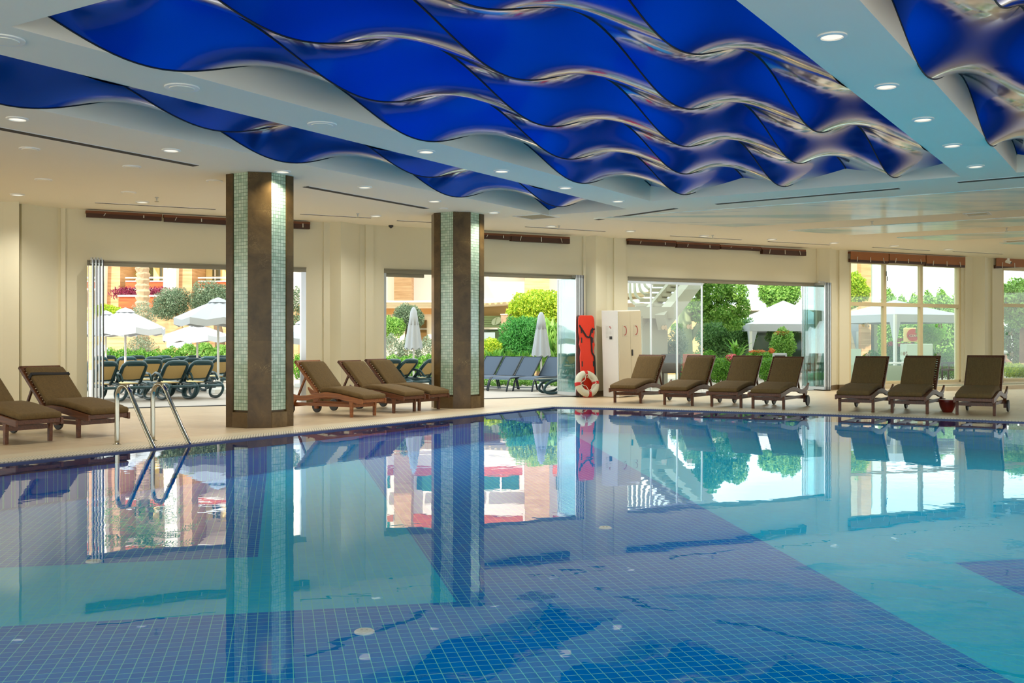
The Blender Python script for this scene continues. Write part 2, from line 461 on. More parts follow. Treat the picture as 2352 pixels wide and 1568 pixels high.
for i in range(0, len(rs)-1):
    r0, r1 = rs[i], rs[i+1]
    if i % 2 == 0: wbox(mb, r0, r1, 0, CEIL, -TH, 0)
    else:
        o = OPEN[i//2]
        wbox(mb, r0, r1, o[3], CEIL, -TH, 0)
        if o[2] > 0: wbox(mb, r0, r1, 0, o[2], -TH, 0)
tag(mb.build('wall_back', M['paint'], kind='structure'), 'cream window wall behind the deck', 'wall')
# unseen roof parapet, raised to shade the terrace, is built with the roof
# piers between the bays (pixel columns of their faces at the ceiling line)
def pier(x, off, lu, lv, name, steps=()):
    """square pier turned to the pool axes: only one corner shows in front of the window wall"""
    c = at(x, 500, wallY(x, off)); c.z = 0
    u_, v_ = Vector((US, UC, 0)), Vector((-UC, US, 0))
    m = MB(); q = [c, c+u_*lu, c+u_*lu+v_*lv, c+v_*lv]; m.prism([(p.x, p.y) for p in q], 0, CEIL)
    for r0, r1 in steps: wbox(m, rz(r0, 500)[0], rz(r1, 500)[0], 0, CEIL, -.02, .05)
    m.build(name, M['paint'], kind='structure')
    m = MB(); e = .014; c2 = c-u_*e-v_*e; q = [c2, c2+u_*(lu+e), c2+u_*(lu+e)+v_*(lv+e), c2+v_*(lv+e)]
    m.prism([(p.x, p.y) for p in q], 0, .13)
    for r0, r1 in steps: wbox(m, rz(r0, 500)[0]-.014, rz(r1, 500)[0]+.014, 0, .13, 0, .064)
    m.build(name.replace('wall', 'baseboard'), M['marble_base'], kind='structure')
pier(783, .30, .62, .36, 'wall_pier_left', ((742, 757), (838, 856)))
pier(1369, .28, .58, .34, 'wall_pier_middle', ((1337, 1345), (1408, 1436)))
pier(1906, .30, .62, .36, 'wall_pier_right', ((1874, 1884), (1925, 1944)))
pier(2262, .32, .66, .40, 'wall_pier_end', ((2214, 2240), (2276, 2286)))
pier(50, .36, .7, 1.6, 'wall_pier_near', ((139, 150),))
m = MB()
pl2 = [at(-160, 465, 17.6), at(8, 466, 17.95), at(44, 468, 18.0), at(44, 468, 18.6), at(-160, 465, 18.2)]
m.prism([(p.x, p.y) for p in pl2], 0, CEIL)
m.build('wall_left', M['paint'], kind='structure')
m = MB(); pl3 = [at(-160, 465, 17.585), at(45, 466, 17.985), at(45, 468, 18.3), at(-160, 465, 18.1)]
m.prism([(p.x, p.y) for p in pl3], 0, .13); m.build('baseboard_left', M['marble_base'], kind='structure')
m = MB()
for a, b in ((D1[1], D2[0]), (D2[1], D3[0]), (D3[1], W4[0]-.01), (W4[1]+.01, W5[0]-.01), (-3.0, D1[0])):
    wbox(m, a+.01, b-.01, 0, .13, 0, .015)
m.build('baseboard_back', M['marble_base'], kind='structure')

# ------------------------------------------------------------------ ceiling with three coffers
CO = [dict(s=(4.74, 17.15), t=(8.37, 10.01), ph=6.2), dict(s=(4.74, 16.4), t=(2.62, 7.56), ph=5.98), dict(s=(4.74, 16.45), t=(-3.06, 1.88), ph=6.02)]
scut = sorted({-14, 60} | {v for c in CO for v in c['s']}); tcut = sorted({-34, 34} | {v for c in CO for v in c['t']})
mb = MB(); BACKY = -1.7  # roof edge cut back so sun on the unseen deck bounces to the ceiling
for s0, s1 in zip(scut, scut[1:]):
    for t0, t1 in zip(tcut, tcut[1:]):
        sm, tm = (s0+s1)/2, (t0+t1)/2
        if any(c['s'][0] < sm < c['s'][1] and c['t'][0] < tm < c['t'][1] for c in CO): continue
        q = clip(clip([xy(s0,t0), xy(s1,t0), xy(s1,t1), xy(s0,t1)], *INS), (0, 1), BACKY)
        q = clip(clip(q, (-1, 0), -36), (1, 0), -26)
        if len(q) > 2: mb.add([(x, y, CEIL) for x, y in q], [tuple(range(len(q)))[::-1]])
CT = 4.25
for c in CO:
    (s0, s1), (t0, t1) = c['s'], c['t']
    cs = [xy(s0,t0), xy(s1,t0), xy(s1,t1), xy(s0,t1)]
    mb.add([(x, y, CEIL) for x, y in cs]+[(x, y, CT) for x, y in cs], [(i, (i+1) % 4, 4+(i+1) % 4, 4+i) for i in range(4)])
tag(mb.build('ceiling', M['ceil'], kind='structure'), 'white plaster ceiling with long recessed coffers', 'ceiling')
q = clip(clip(clip(clip([(-60,-60),(60,-60),(60,60),(-60,60)], (WN.x, WN.y), -WD-TH), (0,1), BACKY), (-1,0), -36), (1,0), -26)
MB().prism(q, CT+.02, CT+.4).build('roof_slab', M['ceil'], kind='structure')
m = MB(); wbox(m, -9, 34, CEIL, 8.0, -TH, -.05); m.build('wall_back_shade_parapet', M['paint'], kind='structure')  # unseen parapet, raised high so its shadow falls on the terrace
m = MB(); a = [(-26, BACKY), (36, BACKY), (36, BACKY+.15), (-26, BACKY+.15)]; m.prism(a, CEIL, CT+.1); m.build('wall_front_parapet', M['paint'], kind='structure')

# wavy stretched film
PER, AMP, ZM = 3.887, .2, 3.82
ordw = ['first', 'second', 'third', 'fourth', 'fifth', 'sixth']
for ci, c in enumerate(CO):
    (s0, s1), (t0, t1) = c['s'], c['t']; np_ = int(round((t1-t0)/.823))
    nm = ['narrow coffer', 'large middle coffer', 'right-hand coffer'][ci]
    for j in range(np_):
        ta, tb = t1-(t1-t0)*j/np_, t1-(t1-t0)*(j+1)/np_
        def z(s, jj): return ZM - AMP*(1 if jj % 2 == 0 else -1)*math.cos(2*math.pi*(s-c['ph'])/PER)
        NS, NTT = 150, 14
        org = ST((s0+s1)/2, (ta+tb)/2, ZM)
        P = []
        for i in range(NS+1):
            s = s0+.004+(s1-s0-.008)*i/NS; row = []
            za, zb = z(s, j), z(s, j+1)
            for k in range(NTT+1):
                f = k/NTT; h = 2*f-1
                g = .5+.5*(math.sinh(.75*h)/math.sinh(.75))
                row.append(ST(s, ta+(tb-ta)*f, za+(zb-za)*g))
            P.append(row)
        o = MB().grid(P).build('wave_ceiling_panel', M['film'], smooth=True, origin=org)
        where = f'{ordw[j]} strip from the window side of the {nm}' if np_ > 2 else ('strip on the window side of the ' if j == 0 else 'strip on the beam side of the ')+nm
        tag(o, f'glossy blue wavy ceiling film, {where}', 'ceiling panel', 'blue wave film ceiling panels')
        sm = MB(); sm.tube([ST(s0+(s1-s0)*i/90, ta, z(s0+(s1-s0)*i/90, j)-.003)-org for i in range(91)], .007, 5)
        sm.build('seam', M['black'], o)

# painted flush panels at the far right of the ceiling
def mural(sa, sb, ta_l, ta_r, tend, label):
    pts = [xy(sa, ta_l), xy(sb, ta_r), xy(sb, tend), xy(sa, tend)]
    m = MB(); m.prism(pts, CEIL-.012, CEIL-.001)
    tag(m.build('painted_ceiling_panel', M['mural'], origin=(pts[0][0], pts[0][1], CEIL)), label, 'ceiling panel', 'painted flat ceiling panels')
mural(18.0, 20.9, 9.5, 7.7, -12, 'widest pale blue painted ceiling panel, nearest of the flat ones at right')
mural(22.2, 23.8, 7.0, 6.05, -12, 'second pale blue painted ceiling panel, middle of the flat ones at right')
mural(25.0, 26.3, 5.35, 4.57, -12, 'third narrow green blue painted ceiling panel, above the mullioned window')
mural(27.7, 29.0, 3.55, 2.8, -12, 'farthest painted ceiling panel at the right edge above the last window')

# ------------------------------------------------------------------ downlights, discs, sprinklers, slots
LAMP_W, LAMP_C = 150.0, (1.0, .96, .87)
def downlight(x, y, label, group, r=.085):
    p = ceilp(x, y)
    o = E('ceiling_downlight', label, 'downlight', p, group=group)
    MB().lathe([(r*1.35, 0), (r*1.38, -.012), (r*1.05, -.018), (r, -.006), (r, 0)], n=24).build('trim_ring', M['white'], o)
    MB().lathe([(r, -.002), (r*.98, -.008), (0, -.012)], n=24).build('lens', M['lamp'], o)
    l = bpy.data.lights.new('downlight lamp', 'SPOT'); l.energy = LAMP_W*(.6 if 'columns' in group else 1); l.color = LAMP_C
    l.spot_size = R(140); l.spot_blend = 1.0; l.shadow_soft_size = 0.0
    lo = bpy.data.objects.new('downlight_lamp', l); COL.objects.link(lo); lo.parent = o; lo.location = (0, 0, -.03)
def row(pts, what, group):
    n = len(pts)
    W = ['first', 'second', 'third', 'fourth', 'fifth', 'sixth', 'seventh', 'eighth', 'ninth', 'tenth']
    for i, (x, y) in enumerate(pts):
        downlight(x, y, f'round downlight, {W[i] if i < n-1 else "last"} {what}', group)
row([(1911,82),(2036,197),(2120,273),(2187,333),(2241,381)], 'of five outward along the right beam', 'downlights on the right beam')
row([(979,347),(1152,392),(1299,430),(1419,461)], 'of four outward along the beam left of the large coffer', 'downlights on the left beam')
row([(40,272),(393,344),(649,393),(838,429),(998,461),(1134,487)], 'from the left between narrow coffer and marble columns', 'downlights above the columns')
row([(40,446),(327,463),(863,495),(1266,519),(1448,530),(1617,541),(1773,549),(1916,557),(2053,564),(2178,572)], 'from the left in the row along the window wall', 'downlights along the window wall')
def disc(x, y, where, r=.1):
    p = ceilp(x, y)
    o = E('ceiling_speaker', 'unlit round white ceiling disc '+where, 'ceiling speaker', p, group='unlit white ceiling discs')
    MB().lathe([(r*1.25, 0), (r*1.25, -.012), (r, -.014)], n=24).build('rim', M['white'], o)
    MB().lathe([(r*.96, -.004), (r*.9, -.02), (0, -.024)], n=24).build('grille', M['ceil'], o)
disc(8, 90, 'at the left edge near the corner of the large coffer', .13)
disc(418, 200, 'on the left beam, nearer of two before the lit lamps', .13)
disc(740, 285, 'on the left beam, just before its first lit lamp', .13)
disc(68, 341, 'below the long air slot at upper left'); disc(100, 412, 'above the left end of the back wall')
disc(303, 382, 'just past the end of the long air slot at left'); disc(295, 441, 'beside the second lamp of the window row')
disc(493, 415, 'left of the first marble column'); disc(1018, 495-17, 'between the two marble columns near the narrow coffer', .07)
def sprinkler(x, y, where):
    p = ceilp(x, y); o = E('sprinkler_head', 'small ceiling sprinkler '+where, 'sprinkler', p, group='ceiling sprinklers')
    MB().lathe([(.03, 0), (.03, -.012), (.012, -.016), (.012, -.05)], n=12).build('body', M['grey'], o)
    MB().lathe([(.035, -.07), (.035, -.074)], n=12).add([( -.003,-.02,-.05),(.003,-.02,-.05),(.003,-.02,-.07),(-.003,-.02,-.07)], [(0,1,2,3)]).build('deflector', M['chrome'], o)
    for k in (-1, 1): MB().box((0, .018*k, -.06), (.006, .005, .024)).build('yoke_arm', M['grey'], o)
for x, y, w in ((360,453,'above the first doorway'), (822,490,'beside the window row between the columns'), (1284,518,'above the second doorway'), (1637,540,'above the third doorway'), (2003,508,'between the first two painted panels'), (2312,523,'between the second and third painted panels')):
    sprinkler(x, y, w)
def slot(a, b, where, w=.07):
    A, B = ceilp(*a), ceilp(*b); d = (B-A).normalized(); s = Vector((-d.y, d.x, 0)); c = (A+B)/2
    o = E('air_slot_diffuser', 'linear air slot in the ceiling '+where, 'air vent', c, group='linear ceiling air slots')
    f = MB()
    for k in (-1, 1): f.bar(A+s*w*k+Vector((0,0,-.003)), B+s*w*k+Vector((0,0,-.003)), .012, .006)
    if w > .05: f.bar(A+Vector((0,0,-.004)), B+Vector((0,0,-.004)), .012, .008)
    f.build('frame', M['white'], o, world=True)
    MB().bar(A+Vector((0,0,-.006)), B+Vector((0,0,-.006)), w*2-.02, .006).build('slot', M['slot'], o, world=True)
slot((-60,283),(450,380),'at upper left'); slot((218,465),(495,480),'above the first doorway', .035)
slot((702,428),(980,478),'between the two columns'); slot((690,491),(852,500),'behind the first column along the wall', .035)
slot((912,506),(1010,511),'left of the second column', .035); slot((1207,520),(1390,531),'above the second doorway', .035)
slot((1540,541),(1703,550),'above the left part of the third doorway', .035); slot((1765,554),(1905,562),'above the right part of the third doorway', .035)
slot((2005,567),(2135,575),'above the left part of the mullioned window', .035); slot((2190,577),(2303,583),'at the far right above the last window', .035)
slot((1645,468),(2065,432),'across the end of the large coffer'); slot((1370,504),(1552,478),'beside the end of the narrow coffer'); slot((2200,418),(2400,401),'at the end of the right-hand coffer')
def grille(x, y, where, wd=.5, mat='slot'):
    p = ceilp(x, y); o = E('air_return_grille', 'square ceiling air grille '+where, 'air vent', p, rz=R(-32.3+0), group='square ceiling air grilles')
    f = MB()
    for k in (-1, 1): f.box((wd/2*k, 0, -.006), (.05, wd+.05, .012)); f.box((0, wd/2*k, -.006), (wd, .05, .012))
    f.build('frame', M['white'], o)
    f = MB()
    for k in range(-5, 6): f.box((0, k*wd/11.5, -.004), (wd, .018, .006))
    f.build('slats', M['coping'], o)
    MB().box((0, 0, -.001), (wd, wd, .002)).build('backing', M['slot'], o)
grille(1232, 497, 'beyond the tip of the narrow coffer', .62); grille(2245, 491, 'between the first two painted panels', .4); grille(2330, 553, 'before the farthest painted panel', .4)
# ================================================================== columns
def column(cx, cy, label):
    o = E('mosaic_column', label, 'column', (cx, cy, 0), rz=R(57.7), group='marble and mosaic columns')   # local x = pool axis u
    H = CEIL-.002; S, C = .44, .33; h = S/2+C/math.sqrt(2)      # main faces of width S, chamfers of width C
    k = S/2
    core = [(h-.03, -k+.0), (h-.03, k), (k, h-.03), (-k, h-.03), (-h+.03, k), (-h+.03, -k), (-k, -h+.03), (k, -h+.03)]
    MB().prism(core, 0, H).build('shaft', M['marble'], o)
    for i in range(4):                                            # chamfer slabs standing a little proud
        a = math.pi/4+i*math.pi/2; d = Vector((math.cos(a), math.sin(a), 0)); e = Vector((-d.y, d.x, 0))
        rr = (h+k)/math.sqrt(2)
        m = MB(); m.box(d*(rr-.035)+Vector((0,0,H/2)), (.07, C, H), d, e)
        m.build('corner_slab', M['marble'], o, bevel=.004)
    for i in range(4):
        a = i*math.pi/2; d = Vector((math.cos(a), math.sin(a), 0)); e = Vector((-d.y, d.x, 0))
        # each main face: mosaic strip and a marble strip
        sgn = -1 if i in (2, 0) else 1
        m = MB(); m.box((0, 0, (H+.25)/2), (.30, .012, H-.25)); q = m.build('mosaic_strip', M['mosaic'], o)
        q.location = d*(h-.024)+e*(-sgn*.07); q.rotation_euler = (0, 0, a+math.pi/2)
        m = MB(); m.box(d*(h-.016)+e*(sgn*(k-.07))+Vector((0,0,H/2)), (.034, .14, H), d, e); m.build('edge_strip', M['marble'], o)
        m = MB(); m.box(d*(h-.012)+e*(-sgn*.07)+Vector((0,0,.11)), (.05, .30, .22), d, e); m.build('plinth', M['marble_base'], o, bevel=.004)
    return o
def colpos(x, y):            # front corner slab centre -> column centre
    p = gnd(x, y); d = Vector((-.216, .976, 0)); rr = (.44/2+.33/math.sqrt(2)+.22)/math.sqrt(2); return p+d*rr
c1 = colpos(596, 983); c2 = colpos(1061, 938)
column(c1.x, c1.y, 'nearer brown marble column with green mosaic strips, left of three loungers')
column(c2.x, c2.y, 'brown marble column with green mosaic strips, farther of the two, beside the pool corner')

# ================================================================== teak loungers
def rail_z(x):
    P = [(0,.30),(.12,.315),(.3,.345),(.55,.385),(.78,.40),(1.0,.375),(1.2,.335),(1.38,.325),(1.55,.355),(1.68,.41),(1.74,.445)]
    for (a, za), (b, zb) in zip(P, P[1:]):
        if x <= b:
            f = (x-a)/(b-a); f = max(0, f); return za+(zb-za)*f
    return P[-1][1]
def lounger(p, rz_, ang, label, group, warm=False, strap=False, shift=0.0):
    o = E('teak_sun_lounger', label, 'sun lounger', p, rz_, group)
    W = M['teak_lit'] if warm else M['teak']
    hw = .315
    for s in (-1, 1):
        st = [(x, rail_z(x), rail_z(x)-.085+(.05 if x > 1.7 else 0)) for x in [i*.058 for i in range(31)]]
        y0, y1 = (hw-.035, hw) if s > 0 else (-hw, -hw+.035)
        MB().strip(st, y0, y1).build('side_rail', W, o, bevel=.006)
        # front leg: flared at the rail, tapering down
        yl0, yl1 = (hw-.05, hw-.002) if s > 0 else (-hw+.002, -hw+.05)
        m = MB(); z = rail_z(.24)-.07
        prof = [(0, .022, .032), (.16, .028, .034), (.22, .034, .046), (.26, .05, .075), (z, .10, .13)]
        vs = []; fs = []
        for zz, a, b in prof: vs += [(.24-a, yl0, zz), (.24+b*.6, yl0, zz), (.24+b*.6, yl1, zz), (.24-a, yl1, zz)]
        for i in range(len(prof)-1):
            for k in range(4): fs.append((4*i+k, 4*i+(k+1) % 4, 4*i+4+(k+1) % 4, 4*i+4+k))
        fs += [(3,2,1,0), tuple(4*(len(prof)-1)+k for k in range(4))]
        m.add(vs, fs).build('front_leg', W, o, bevel=.005)
        m = MB(); vs = []; fs = []; zr = rail_z(1.52)-.07
        prof = [(.07, .03, .03), (.15, .03, .035), (.2, .045, .05), (zr, .11, .11)]
        for zz, a, b in prof: vs += [(1.54-a, yl0, zz), (1.54+b, yl0, zz), (1.54+b, yl1, zz), (1.54-a, yl1, zz)]
        for i in range(len(prof)-1):
            for k in range(4): fs.append((4*i+k, 4*i+(k+1) % 4, 4*i+4+(k+1) % 4, 4*i+4+k))
        fs += [(3,2,1,0), tuple(4*(len(prof)-1)+k for k in range(4))]
        m.add(vs, fs).build('rear_leg', W, o, bevel=.004)
        wy = s*(hw+.018)
        wh = MB().lathe([(.0, -.016), (.085, -.016), (.097, -.008), (.097, .008), (.085, .016), (0, .016)], (1.57, wy, .098), 22, (0, 1, 0)).build('wheel', M['grey'] if s < 0 and warm else W, o, smooth=False)
        MB().lathe([(.098, -.017), (.104, -.012), (.104, .012), (.098, .017)], (1.57, wy, .105), 22, (0, 1, 0)).build('tyre', M['darkmetal'], wh)
        m = MB(); m.box((.9, s*(hw-.065), .185), (1.34, .028, .05)); m.build('side_stretcher', W, o)
    m = MB(); m.box((.24, 0, .185), (.03, 2*hw-.06, .055)); m.build('front_stretcher', W, o)
    m = MB(); m.box((1.5, 0, .165), (.03, 2*hw-.06, .05)); m.build('rear_stretcher', W, o)
    m = MB(); m.box((.03, 0, .268), (.03, 2*hw-.06, .055)); m.build('end_rail', W, o, bevel=.004)
    m = MB()
    for i in range(13):
        x = .09+i*.072; m.box((x, 0, rail_z(x)-.018), (.05, 2*hw-.075, .018))
    m.build('seat_slats', W, o)
    # seat cushion
    st = [(x, rail_z(x)+.085-(.0 if .06 < x < .93 else .012), rail_z(x)-.004) for x in [-.02+i*.061 for i in range(17)]]
    MB().strip(st, -.285+shift, .285+shift).build('seat_cushion', M['cushion'], o, smooth=True, bevel=.028)
    # reclining back
    hx, hz, L = .97, rail_z(.97)-.01, .74
    ca, sa = math.cos(R(ang)), math.sin(R(ang))
    B = lambda l, y, t: Vector((hx+ca*l-sa*t, y, hz+sa*l+ca*t))    # t = towards the sitter
    ax, an = Vector((ca, 0, sa)), Vector((-sa, 0, ca))
    f = MB()
    for s in (-1, 1): f.bar(B(0, s*.285, 0), B(L, s*.285, 0), .04, .045, an)
    f.bar(B(L-.02, -.305, .0), B(L-.02, .305, .0), .045, .05, ax)
    f.build('back_frame', W, o, bevel=.005)
    f = MB()
    for i in range(13):
        l = .04+i*.05; f.bar(B(l, -.285, .026), B(l, .285, .026), .03, .016, ax)
    f.build('back_slats', W, o)
    cu = MB(); vs = []; fs = []
    Ls = [.02+i*(L-.10)/8 for i in range(9)]
    for i, l in enumerate(Ls):
        th = .07 if 0 < i < 8 else .058
        vs += [B(l, -.275+shift, .034), B(l, .275+shift, .034), B(l, .275+shift, .034+th), B(l, -.275+shift, .034+th)]
    for i in range(8):
        a = 4*i
        fs += [(a,a+4,a+5,a+1), (a+1,a+5,a+6,a+2), (a+2,a+6,a+7,a+3), (a+3,a+7,a+4,a)]
    fs += [(0,1,2,3), (35,34,33,32)]
    cm = cu.add(vs, fs).build('back_cushion', M['cushion'], o, smooth=True, bevel=.024)
    if strap:
        sm = MB(); yy = .28
        pts = [B(.5, y, .112+.006*math.sin(y*9)) for y in [-yy+i*yy/6 for i in range(13)]]
        for a, b in zip(pts, pts[1:]): sm.bar(a, b, .045, .006, an)
        for s in (-1, 1): sm.bar(B(.5, s*yy, .115), B(.5, s*yy, .02), .008, .045, ax)
        sm.build('strap', M['black'], cm)
    pr = MB()
    for s in (-1, 1):
        a = B(.46, s*.2, -.02); pr.bar(a, (a.x+.2, s*.2, rail_z(min(1.7, a.x+.2))-.04), .03, .03, (0,1,0))
    pr.build('prop_strut', W, o)
    MB().box((1.45, 0, rail_z(1.45)-.05), (.05, 2*hw-.07, .03)).build('prop_rail', W, o)
    return o
def place(lx, ly, rx, ry, direction, ang, label, group, **kw):
    """front legs at the two floor pixels; direction is the axis from foot to head"""
    a, b = gnd(lx, ly), gnd(rx, ry); mid = (a+b)/2
    d = direction.normalized(); p = mid - d*.245
    return lounger((p.x, p.y, 0), math.atan2(d.y, d.x), ang, label, group, **kw)
VD = Vector((-UC, US, 0)); UD = Vector((US, UC, 0))
GL, GM, GR, GE = 'loungers at the left by the ladder', 'loungers between the columns', 'loungers in front of the third doorway', 'loungers in front of the mullioned window'
place(6,1021.6,120,1011, VD, 42, 'teak lounger cut off by the left edge, beside the one with a black strap', GL)
place(170,1005,277,997, VD, 44, 'brown cushioned teak lounger with a black strap across its back, by the pool ladder', GL, strap=True)
place(805,958,861,954, VD, 46, 'lit orange teak lounger with brown cushion, just right of the near marble column', GM, warm=True)
place(898,949,956,944, VD, 44, 'dark teak lounger with brown cushion, middle one of three between the columns', GM, shift=.02)
place(958,943.5,1010,939, VD, 46, 'dark teak lounger with brown cushion, its foot end in front of the far marble column', GM)
place(1410,924,1475,926, UD, 52, 'teak lounger with brown cushion, its foot just in front of the leaning white cabinet', GR)
place(1523.5,930,1594,931, UD, 52, 'second teak lounger from the white cabinet, in front of the fixed glass panes', GR)
place(1631.5,934,1706,935, UD, 52, 'third teak lounger from the white cabinet, in front of the round green bush', GR, shift=-.02)
place(1726,938,1804,939, UD, 50, 'fourth teak lounger from the white cabinet, in front of the folded glass leaves', GR, shift=-.03)
place(1924,943,2011,946, UD, 52, 'teak lounger with brown cushion, leftmost of three before the mullioned window', GE)
place(2043.6,947,2136,950, UD, 54, 'teak lounger with brown cushion, just left of the dark red bowl', GE, shift=.03)
place(2191,952,2292,955, UD, 56, 'teak lounger with brown cushion, just right of the dark red bowl', GE)

# ================================================================== small things on the deck
p = gnd(2176, 946.5)
o = E('planter_bowl', 'dark red glazed bowl standing between two loungers at right', 'bowl', p)
MB().lathe([(.0,0),(.075,0),(.085,.012),(.125,.10),(.142,.18),(.146,.21),(.138,.215),(.132,.20),(.11,.10),(.07,.03),(0,.025)], n=28).build('bowl', plain('oxblood glaze', lin(112,26,14), .3, .1), o, smooth=True)
MB().lathe([(.140,.205),(.150,.21),(.150,.222),(.138,.222)], n=28).build('rim', plain('oxblood rim', lin(138,40,24), .3, .1), o)

# ladder
o = E('pool_ladder', 'stainless steel pool ladder with two arched handrails at the left pool edge', 'pool ladder', gnd(310, 1018))
for bx, by, tx in ((269,1021.6,0), (351,1013,0)):
    b = gnd(bx, by); d = Vector((UC, -US, 0))
    PTS = [(0,0),(0,.30),(0,.56),(.02,.64),(.06,.69),(.12,.705),(.18,.69),(.23,.64),(.28,.56),(.40,.38),(.52,.20),(.62,.06),(.68,-.03),(.70,-.12),(.70,-.5),(.70,-1.0)]
    def q(h, z): return b+d*h+Vector((0,0,z))
    # resample smoothly
    P = []
    for i in range(len(PTS)-1):
        p0, p1, p2, p3 = PTS[max(i-1,0)], PTS[i], PTS[i+1], PTS[min(i+2,len(PTS)-1)]
        for k in range(4):
            t = k/4; f = [.5*((2*p1[j])+(-p0[j]+p2[j])*t+(2*p0[j]-5*p1[j]+4*p2[j]-p3[j])*t*t+(-p0[j]+3*p1[j]-3*p2[j]+p3[j])*t**3) for j in (0,1)]
            P.append(q(*f))
    P.append(q(*PTS[-1]))
    h = MB().tube(P, .027, 12).build('handrail', M['chrome'], o, smooth=True, world=True)
    MB().lathe([(.05,0),(.05,.012),(.03,.02),(.022,.03)], b, 20).build('floor_flange', M['chrome'], h, world=True)
b0, b1 = gnd(269,1021.6)+Vector((UC,-US,0))*.70, gnd(351,1013)+Vector((UC,-US,0))*.70
for z in (-.35, -.65, -.95):
    MB().bar(b0+Vector((0,0,z)), b1+Vector((0,0,z)), .08, .03).build('step', M['chrome'], o, world=True)

# leaning two-door cabinet
o = E('metal_cabinet', 'tall white two-door metal cabinet with red crescent emblems leaning by the third doorway', 'cabinet', (2.40, 23.22, 0), rz=R(50))
bm = MB()
CH, CWD, CD = 1.93, .92, .45
body = MB().box((CWD/2, CD/2+.01, CH/2+.01), (CWD, CD-.02, CH)).build('body', M['white'], o, bevel=.006)
M['cream'] = plain('cream enamel', lin(214,202,172), .45, .02)
for i, (x0, x1) in enumerate(((.012, .455), (.463, .908))):
    d = MB().box(((x0+x1)/2, .006, CH/2+.01), (x1-x0, .03, CH-.05)).build('door', M['cream'], o, bevel=.004)
    m = MB(); m.box(((x0+x1)/2, -.0105, 1.48), (.19, .003, .26)); m.build('emblem_plate', plain('emblem plate', lin(206,196,170), .5, .02), d, bevel=.03)
    # red crescent: outer arc and inner arc
    cx, cz = (x0+x1)/2-.01, 1.48; vs = []; n = 24
    for k in range(n+1):
        a = R(-125+250*k/n); vs.append((cx+.085*math.cos(a), -.0135, cz+.105*math.sin(a)))
    for k in range(n+1):
        a = R(125-250*k/n); vs.append((cx-.022+.078*math.cos(a)*(1.0), -.0135, cz+.092*math.sin(a)))
    m = MB(); m.add(vs, [(k, k+1, 2*n-k, 2*n+1-k) for k in range(n)]); m.build('red_crescent', plain('emblem red', lin(170,40,26), .5, .03), d)
    if i == 1:
        MB().box((x0+.04, -.02, .98), (.035, .03, .14)).build('lock_handle', M['darkmetal'], d, bevel=.004)
# notice on the left side
m = MB(); m.box((-.004, CD*.55, 1.45), (.004, .20, .34)); pap = m.build('notice', plain('white paper', (.82,.84,.82), .7, .02), o)
m = MB()
for k in range(9): m.box((-.007, CD*.55+.055, 1.58-.03*k), (.002, .07, .008))
for k in range(3): m.box((-.007, CD*.55-.03, 1.48-.03*k), (.002, .06, .008))
m.build('notice_text', M['grey'], pap)
MB().box((-.007, CD*.55-.04, 1.33), (.002, .075, .07)).build('notice_stamp', M['darkmetal'], pap)
m = MB(); m.box((-.007, CD*.55-.02, 1.575), (.002, .03, .025)); m.box((-.007, CD*.55-.045, 1.55), (.002, .02, .03)); m.build('notice_mark', plain('notice red', lin(170,50,40), .6, .05), pap)
o.rotation_euler = (0, R(-2.2), R(50))

# spine board leaning against the pier, lifebuoy in front of it
ORG = plain('signal orange plastic', lin(222,52,20), .42, .05, 3)
pb = at(1350, HY, wallY(1350, .34)); pb.z = 0; sdir = WW
up = (Vector((0,0,1)) - WN*.055).normalized()
o = E('spine_board', 'bright orange spine board with black straps leaning against the wall pier', 'spine board', pb)
out = []; bw = .205; BH = 1.84
for z, w in ((0,.11),(.04,.14),(.3,.17),(.9,.19),(1.05,.165),(1.18,.2),(1.3,.175),(1.45,.205),(1.72,.205),(1.80,.19),(1.84,.15)): out.append((w, z))
prof = [(w, z) for w, z in out]+[(-w, z) for w, z in reversed(out)]
vs = [pb+sdir*x+up*z+WN*k for k in (0, .045) for x, z in prof]; n = len(prof); h = len(out)
m = MB().add(vs, [(i, i+1, n-2-i, n-1-i) for i in range(h-1)]+[(n+i+1, n+i, 2*n-1-i, 2*n-2-i) for i in range(h-1)]+[(i, n+i, n+(i+1) % n, (i+1) % n) for i in range(n)])
bd = m.build('board', ORG, o, world=True, bevel=.012)
m = MB()
for z, s in ((.28,1),(.28,-1),(1.28,1),(1.28,-1),(1.5,1),(1.5,-1),(.75,1),(.75,-1)): m.box(pb+sdir*(s*.145)+up*z+WN*.047, (.03, .006, .12), sdir, WN, up)
m.build('hand_slot', M['darkmetal'], bd, world=True)
m = MB()
P = lambda x, z: pb+sdir*x+up*z+WN*.056
for a, b in ((P(-.2,1.62),P(-.02,1.36)),(P(-.02,1.36),P(.06,1.34)),(P(.06,1.34),P(.12,1.52)),(P(.12,1.52),P(.2,1.53)),(P(.1,1.36),P(.11,1.0)),(P(.11,1.0),P(.17,.92)),(P(.17,.92),P(.185,.55)),(P(.185,.55),P(.15,.2))): m.bar(a, b, .035, .01, WN)
m.build('strap', M['black'], o, world=True)
c = at(1348, HY, wallY(1348, .50)); c.z = .31
o = E('lifebuoy', 'white ring lifebuoy with red bands standing against the orange spine board', 'lifebuoy', (c.x, c.y, 0))
nx = (WN*.95+Vector((0,0,.28))).normalized(); sx = WW; sz = nx.cross(sx); sz = -sz if sz.z < 0 else sz
ringc = c
def rp(a, r): return ringc+sx*(math.cos(a)*r)+sz*(math.sin(a)*r)
MB().tube([rp(2*math.pi*k/48, .225) for k in range(48)], .078, 14, closed=True).build('ring', plain('off white foam', lin(206,206,186), .6, .06), o, smooth=True, world=True)
m = MB()
for q in (.05, .05+math.pi/2, .05+math.pi, .05+1.5*math.pi): m.tube([rp(q-.14+.28*k/6, .225) for k in range(7)], .081, 14)
